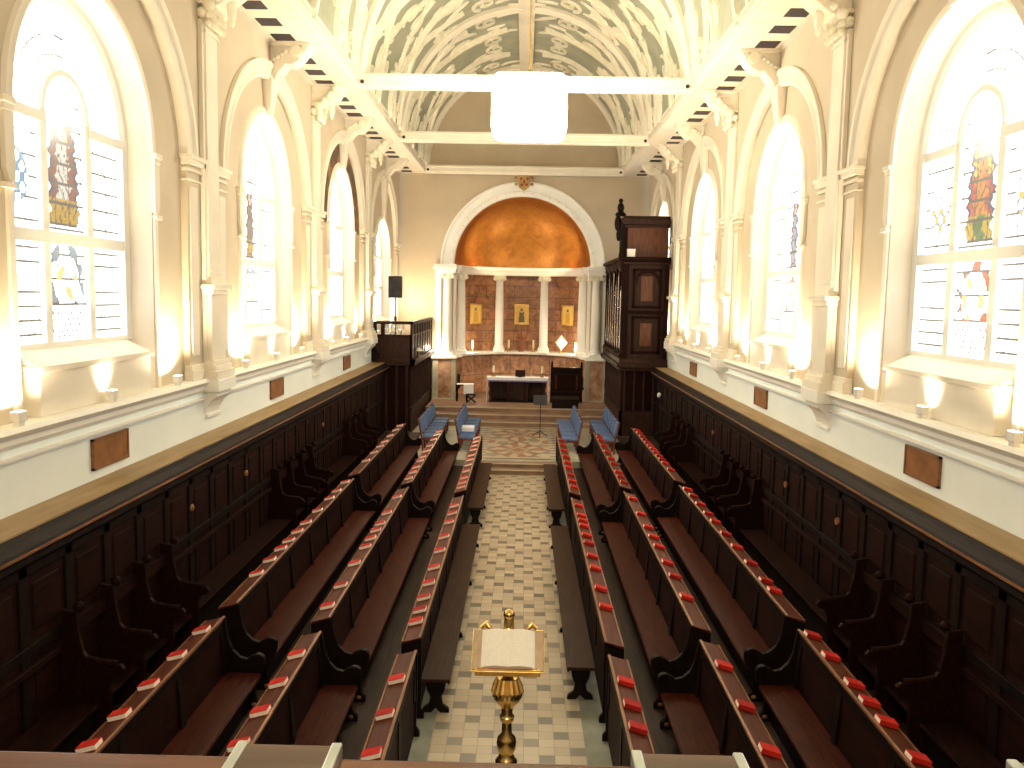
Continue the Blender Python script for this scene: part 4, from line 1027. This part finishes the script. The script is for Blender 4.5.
# loudspeaker on its stand
t = empty('loudspeaker', (-4.32, 29.6, 4.91), 'black loudspeaker on a pole above the left gallery', 'loudspeaker')
cb = MB().box(-.22, .22, -.18, .18, 0, .74).build('cabinet', 'black', t, bevel=.02); MB().box(-.19, .19, -.19, -.178, .04, .70).build('grille', 'iron', cb)
MB().lathe([(.03, 0), (.10, .02), (.11, .03), (.09, .035)], (0, -.195, .25), 16, 'y').build('cone', 'black', cb)
t = empty('speaker_stand', (-4.32, 29.6, 2.78), 'thin black pole stand carrying the loudspeaker on the left gallery', 'stand')
MB().tube([(0, 0, .02), (0, 0, 2.13)], .022, 8).build('pole', 'black', t); MB().lathe([(.05, 1.35), (.05, 1.5)], n=10).build('collar', 'black', t)
for a in (.3, 2.4, 4.5): MB().tube([(0, 0, .6), (.35 * math.cos(a), .35 * math.sin(a), .02)], .015, 6).build('leg', 'black', t)
t = empty('reading_lamp', (-3.62, 30.6, 2.84), 'small white-shaded lamp on the ledge of the left gallery', 'lamp')
MB().lathe([(.07, 0), (.07, .02), (.015, .04), (.015, .22)], n=12).build('base', 'brass', t); MB().lathe([(.16, .20), (.05, .32), (.04, .32)], n=16).build('lamp_shade', 'lampwhite', t, smooth=True)

# ------------------------------------------------------------------ organ on the right
X0, Y0 = 3.45, 29.5
oc = (4.25, 29.5, .28)
t = empty('organ', oc, 'tall dark carved pipe organ case in the far right corner', 'organ')
def G(m, name, mat, **k):
    o = m.build(name, mat, t, off=oc, **k); o.location = (0, 0, 0); return o
G(MB().box(X0 + .1, 5.02, Y0 + .1, Y1, .3, 2.6), 'lower_case', 'wood')
m = MB()
for i in range(14):
    y = Y0 + .2 + i * .44; m.lathe([(.05, 1.18), (.035, 1.25), (.06, 1.5), (.035, 1.8), (.05, 2.2), (.035, 2.5), (.055, 2.6)], (X0 + .04, y, 0), 10)
for x in (3.62, 3.95, 4.28, 4.61, 4.9): m.lathe([(.05, 1.18), (.035, 1.25), (.06, 1.5), (.035, 1.8), (.05, 2.2), (.035, 2.5), (.055, 2.6)], (x, Y0 + .04, 0), 10)
G(m, 'lower_balusters', 'organ', smooth=True)
G(MB().box(X0, 5.02, Y0, Y0 + .1, .3, 1.16).box(X0, X0 + .1, Y0, Y1, .3, 1.16), 'lower_board', 'organ')
m = MB().box(X0 - .05, 5.04, Y0 - .05, Y1, 2.56, 2.68).box(X0 - .14, 5.04, Y0 - .14, Y1, 2.68, 2.80).box(X0 - .06, 5.04, Y0 - .06, Y1, 2.80, 2.98); G(m, 'impost_cornice', 'organ', bevel=.015)
G(MB().box(X0 + .12, 4.98, Y0 + .1, Y1, 2.98, 6.3), 'main_case', 'organ')
for x0, x1, z0, z1 in ((3.78, 4.78, 3.15, 4.45), (3.78, 4.78, 4.7, 6.05)):
    m = MB().box(x0, x0 + .1, Y0 + .05, Y0 + .11, z0, z1).box(x1 - .1, x1, Y0 + .05, Y0 + .11, z0, z1).box(x0, x1, Y0 + .05, Y0 + .11, z0, z0 + .1).box(x0, x1, Y0 + .05, Y0 + .11, z1 - .1, z1)
    G(m, 'panel_frame', 'wood', bevel=.01)
    G(MB().box(x0 + .3, x1 - .3, Y0 + .06, Y0 + .11, z0 + .25, z1 - .25), 'raised_panel', 'organ_red', bevel=.02)
m = MB().sweep_arc([(.36, -.02), (.46, -.02), (.46, .05), (.36, .05)], lambda r, a, d: (4.28 + r * math.cos(a), Y0 + .06 + d, 5.55 + r * math.sin(a)), n=20); G(m, 'panel_arch', 'wood')
m = MB().box(X0, X0 + .2, Y0, Y0 + .2, 2.98, 6.2).box(4.86, 5.02, Y0 + .02, Y0 + .15, 2.98, 6.2).box(3.6, 4.98, Y0 + .04, Y0 + .12, 4.5, 4.64); G(m, 'corner_post', 'wood', bevel=.02)
for i in range(7):
    y = Y0 + .5 + i * .8
    hh = (1.9, 2.4, 2.1, 2.6, 2.1, 2.4, 1.9)[i]
    for j in range(3):
        yy = y + (j - 1) * .2
        G(MB().lathe([(.02, 3.05), (.075, 3.4), (.075, 3.4 + hh + (.15 if j == 1 else 0))], (X0 + .06, yy, 0), 12), 'organ_pipe', 'pipe', smooth=True)
m = MB()
for i in range(8): m.box(X0 - .04, X0 + .13, Y0 + .06 + i * .8, Y0 + .18 + i * .8, 2.98, 6.3)
G(m, 'pipe_shade_post', 'wood', bevel=.01)
m = MB().box(X0 - .08, 5.04, Y0 - .05, Y1, 6.2, 6.32).box(X0 - .16, 5.04, Y0 - .12, Y1, 6.32, 6.44); G(m, 'case_cornice', 'wood', bevel=.015)
for i in range(10): G(MB().ball((X0 - .06, Y0 + .3 + i * .6, 6.1 + .1 * (i % 2)), .12, 8, 5, (.6, 1, 1.4)), 'carved_boss', 'organ', smooth=True); G(MB().ball((X0 - .04, Y0 + .3 + i * .6, 3.05), .1, 8, 5, (.6, 1, 1.2)), 'carved_boss', 'organ', smooth=True)
m = MB().box(3.45, 5.0, Y0 - .08, Y0 + .0, 6.20, 6.26)
for i in range(22): m.ball((3.5 + i * .07, Y0 - .06, 6.22), .035, 8, 5)
G(m, 'carving', 'organ', smooth=True)
G(MB().box(X0 + .1, 5.0, Y0 + .35, 31.2, 6.44, 7.45), 'upper_case', 'organ_red')
m = MB().box(X0 + .02, 5.03, Y0 + .26, 31.3, 7.45, 7.55).box(X0 - .06, 5.04, Y0 + .18, 31.35, 7.55, 7.75).box(X0 + .0, 5.03, Y0 + .24, 31.3, 7.75, 7.84); G(m, 'upper_cornice', 'organ', bevel=.02)
G(MB().box(X0 + .02, X0 + .14, Y0 + .3, 31.2, 6.44, 7.5), 'upper_side', 'wood')
m = MB().lathe([(.16, 7.84), (.2, 7.9), (.1, 8.0)], (X0 - .1, Y0 + .5, 0), 12)
m.ball((X0 - .1, Y0 + .5, 8.12), .15, 10, 7, (.8, .8, 1.2)); m.ball((X0 - .1, Y0 + .5, 8.36), .08, 10, 7); m.ball((X0 - .18, Y0 + .55, 7.6), .17, 10, 7, (.7, 1, 1.6)); m.ball((X0 - .15, Y0 + .5, 7.2), .12, 10, 7, (.7, 1, 1.8))
G(m, 'finial', 'wood_end', smooth=True)
G(MB().prism([(X0 - .14, 6.44), (X0 + .1, 6.44), (X0 + .1, 7.5), (X0 - .05, 7.5), (X0 - .2, 7.3), (X0 - .06, 7.0), (X0 - .1, 6.7)], lambda u, v, tt: (u, tt, v), Y0 + .4, Y0 + .52), 'scroll_bracket', 'wood_end')
t = empty('box', (3.7, Y0 + .1, 6.44), 'small white box on the ledge of the organ case', 'box'); MB().box(-.13, .13, -.1, .1, 0, .26).build('carton', 'lampwhite', t, bevel=.01); MB().box(-.135, .135, -.105, .105, .2, .265).build('lid', 'lampwhite', t)

# ------------------------------------------------------------------ brass lectern
LY = 7.8
t = empty('lectern', (0, LY, 0), 'polished brass eagle lectern standing in the aisle in front of the gallery', 'lectern')
MB().lathe([(.30, 0), (.30, .05), (.24, .09), (.14, .13), (.10, .2)], n=28).build('base', 'brass', t, smooth=True)
MB().lathe([(.085, .18), (.075, .25), (.075, .52), (.095, .55), (.105, .58), (.105, .61), (.08, .64), (.065, .68), (.09, .73), (.095, .79), (.085, .84), (.05, .88), (.045, .99), (.065, 1.01), (.07, 1.05), (.05, 1.08), (.055, 1.13), (.045, 1.15)], n=28).build('column', 'brass', t, smooth=True)
m = MB().lathe([(.06, 1.14)] + [(.15 * math.sin(PI * (k / 10)), 1.31 - .165 * math.cos(PI * (k / 10))) for k in range(2, 10)] + [(.05, 1.47)], n=28); m.build('globe', 'brass', t, smooth=True)
m = MB()
for i in range(7):
    a = -PI / 2 + (i - 3) * .3; m.tube([(.14 * math.cos(a), .14 * math.sin(a), 1.27), (.16 * math.cos(a), .16 * math.sin(a), 1.34), (.12 * math.cos(a), .12 * math.sin(a), 1.45)], [.012, .033, .022], 8)
m.build('feathered_breast', 'gold', t, smooth=True)
# eagle: body behind the desk, head and wing tips above it
m = MB().ball((0, .10, 1.56), .14, 16, 10, (1, .9, 1.5)); m.ball((0, .2, 1.78), .06, 14, 8, (1, 1, 1.6)); m.build('eagle_body', 'brass', t, smooth=True)
m = MB().ball((0, .22, 1.96), .055, 14, 8, (1, 1.1, 1)); m.prism([(-.0, 0), (.03, .03), (.0, .05), (-.03, .03)], lambda u, v, tt: (u, .27 + tt, 1.92 + v - tt * .3), 0, .08); m.tube([(0, .2, 1.84), (0, .22, 1.94)], [.05, .045], 12); m.build('eagle_head', 'brass', t, smooth=True)
for q in (-1, 1):
    m = MB().prism([(.03, 0), (.30, .02), (.34, .10), (.30, .16), (.18, .1), (.05, .02)], lambda u, v, tt, q=q: (q * u, .1 + tt + v * .7, 1.62 + v * .9), -.02, .02)
    m.tube([(q * .16, .22, 1.80), (q * .22, .24, 1.86), (q * .27, .23, 1.82)], [.02, .035, .02], 10)
    m.build('eagle_wing', 'brass', t, smooth=True)
th = math.radians(31); ct, st = math.cos(th), math.sin(th)
DP = lambda u, v, h: (u, v * ct - h * st - .02, 1.70 + v * st + h * ct)
def slab(m, u0, u1, v0, v1, h0, h1): return m.add([DP(u, v, h) for u in (u0, u1) for v in (v0, v1) for h in (h0, h1)], [(0, 1, 3, 2), (4, 6, 7, 5), (0, 4, 5, 1), (2, 3, 7, 6), (0, 2, 6, 4), (1, 5, 7, 3)])
slab(slab(MB(), -.34, .34, -.23, .24, -.02, 0), -.3, .3, -.26, -.23, -.03, .04).build('book_plate', 'brass', t, bevel=.004)
t = empty('bible', (0, LY, 1.7), 'large open bible lying on the brass lectern', 'book')
o = slab(MB(), -.325, .325, -.215, .225, .002, .012).build('cover', 'brown_leather', t); o.location = (0, 0, -1.7)
m = MB()
for q in (-1, 1):
    V = []; n = 10
    for i in range(n + 1):
        u = .25 * i / n; h = .012 + .035 * math.sin(PI * min(1, .15 + .85 * (i / n))) ** .7 + .004
        for v in (-.20, .21): V.append(DP(q * u, v, h))
        for v in (-.20, .21): V.append(DP(q * u, v, .012))
    Fq = []
    for i in range(n):
        a = 4 * i; b = 4 * i + 4; Fq += [(a, a + 1, b + 1, b), (a, b, b + 2, a + 2), (a + 1, a + 3, b + 3, b + 1)]
    Fq.append((4 * n, 4 * n + 1, 4 * n + 3, 4 * n + 2)); m.add(V, Fq)
mp, nt, bb = nodes('printed_pages'); vv = coords(nt); 
wv = nt.nodes.new('ShaderNodeTexWave'); wv.bands_direction = 'Y'; wv.inputs['Scale'].default_value = 22; wv.inputs['Distortion'].default_value = .0; nt.links.new(vv, wv.inputs['Vector'])
nn = noise(nt, coords(nt, (1, .2, .2)), 90, 2)
tx = math_n(nt, 'MULTIPLY', wv.outputs['Fac'], nn)
nt.links.new(ramp(nt, tx, [(.25, (.92, .89, .80)), (.55, (.76, .72, .63))]), bb.inputs['Base Color']); bb.inputs['Roughness'].default_value = .7
M['print'] = mp
o = m.build('pages', 'print', t); o.location = (0, 0, -1.7)
o = slab(MB(), -.28, .28, -.235, -.215, .004, .03).build('ribbon_band', 'crest_red', t); o.location = (0, 0, -1.7)

# ------------------------------------------------------------------ gallery front under the camera
t = struct(empty(tname(), (0, 1.2, 0)), 'wooden gallery rail at the bottom edge of the view', 'rail')
rz = -.0
m = MB().box(-1.6, 1.7, -.12, .0, 4.27, 4.325); m.box(-1.6, 1.7, -.10, -.02, 3.2, 4.27)
o = m.build('gallery_rail', 'rail', t, bevel=.012)
def rest(x0, x1, nm, lab):
    t = empty(nm, ((x0 + x1) / 2, 1.15, 4.325), lab, 'book rest', 'book rests on the gallery rail')
    w = (x1 - x0) / 2
    MB().box(-w, w, -.14, .04, 0, .022).build('board', 'rest', t, bevel=.004)
    for q in (-1, 1): MB().box(q * w - .008, q * w + .008, -.141, .045, .0, .024).build('metal_corner', 'steel', t, bevel=.003)
rest(-.315, -.178, 'book_rest', 'wooden book rest with metal ends on the rail, lower left')
rest(.258, .405, 'book_rest', 'wooden book rest with metal ends on the rail, right of the lectern')
rest(.80, 1.0, 'book_rest', 'wooden book rest with metal ends at the lower right corner')
struct(MB().box(-5.4, 5.4, YB, 1.1, 3.1, 3.3).build('floor', 'platform'), 'floor of the gallery the view is taken from', 'floor')

# ------------------------------------------------------------------ hanging lantern
LZ, LYY, LX = 9.06, 19.0, .12
t = empty('hanging_lantern', (LX, LYY, LZ), 'dazzling white hanging lantern below the middle of the vault', 'lantern')
m = MB().box(-.80, .80, -.5, .5, -.66, .66); o = m.build('glare_block', 'lantern', t, bevel=.2); o.modifiers[0].segments = 5  # glowing block as large as the lamp's glare
MB().lathe([(.2, .64), (.22, .68), (.1, .72), (.03, .8)], n=16).build('cap', 'brass', t, smooth=True)
MB().tube([(0, 0, .78), (0, 0, ZV + RV - LZ - .15)], .02, 8).build('chain', 'brass', t)

# ------------------------------------------------------------------ sill floodlights
def lamp(kind, loc, energy, col, size=.08, aim=None, cone=None, blend=.8):
    l = bpy.data.lights.new('light', kind); l.energy = energy; l.color = col
    if kind in ('POINT', 'SPOT'): l.shadow_soft_size = size
    if kind == 'SPOT': l.spot_size = cone; l.spot_blend = blend
    if kind == 'AREA': l.size = size
    o = bpy.data.objects.new('scene_light', l); C.objects.link(o); o.location = loc
    if aim is not None: o.rotation_euler = (Vector(aim) - Vector(loc)).to_track_quat('-Z', 'Y').to_euler()
    return o
fl_proto = None
for s in (-1, 1):
    for bi, (a, b) in enumerate(bays):
        cy = (a + b) / 2
        for j, (dy, nm) in enumerate(((-2.0, 'near'), (0.0, 'middle'), (2.0, 'far'))):
            y = cy + dy; loc = (s * (4.98 if j == 1 else 4.97), y, 3.62)
            if fl_proto is None:
                t = empty('floodlight', loc)
                hs = MB().box(-.05, .05, -.07, .07, .05, .15).build('housing', 'lampwhite', t, bevel=.01)
                MB().box(-.03, .03, -.05, .05, 0, .05).build('bracket', 'lampwhite', t)
                MB().box(-.04, .04, -.06, .06, .15, .153).build('lens', 'lens', hs)
                fl_proto = t
            else: t = copy_tree(fl_proto, loc=loc)
            tag(t, 'small white floodlight at the %s end of the %s sill by the %s window' % (nm, SIDE[s], ['nearest', 'second', 'third', 'farthest'][bi]) if j != 1 else
                'small white floodlight on the %s sill below the middle of the %s window' % (SIDE[s], ['nearest', 'second', 'third', 'farthest'][bi]), 'floodlight', 'sill floodlights')
            if j == 1: l = lamp('SPOT', (loc[0] + s * .03, y, 3.785), LAMP_W * .34, WARM, .04, (s * 5.6, y, 4.25), 2.2)
            else: l = lamp('SPOT', (loc[0] + s * .03, y, 3.785), LAMP_W * 1.9, WARM, .05, (s * 5.2, y - dy * .12, 6.0), 2.9)
            l.parent = None
# unseen lights: dome uplights, then lights for columns, jambs, books and gallery
for s in (-1, 1):
    lamp('SPOT', (s * 1.9, YE + .1, 6.45), 420, (1, .72, .4), .06, (s * 1.2, YE + 2.4, 7.6), 1.6)
    lamp('POINT', (s * 3.5, YE - .7, 2.9), 75, WARM, .08)  # uplights added to whiten the jamb strips, no fitting there
    lamp('POINT', (s * 2.2, YE + 1.2, 2.8), 60, (1, .85, .6), .06)  # unseen ledge lights put in to brighten the columns
lamp('AREA', (0, .4, 7.2), 340, (1, .82, .58), 1.2, (0, 11, 1))  # unseen light added above the camera to brighten pages and desks
lamp('POINT', (-4.3, 34.6, 4.6), 90, WARM, .1)  # unseen light warming the wall above the left gallery
lamp('SPOT', (0, 33.2, 9.7), 1100, (1, .85, .62), .15, (0, YE + .5, 1.5), 1.0)  # unseen spot from high up, aimed down at the apse
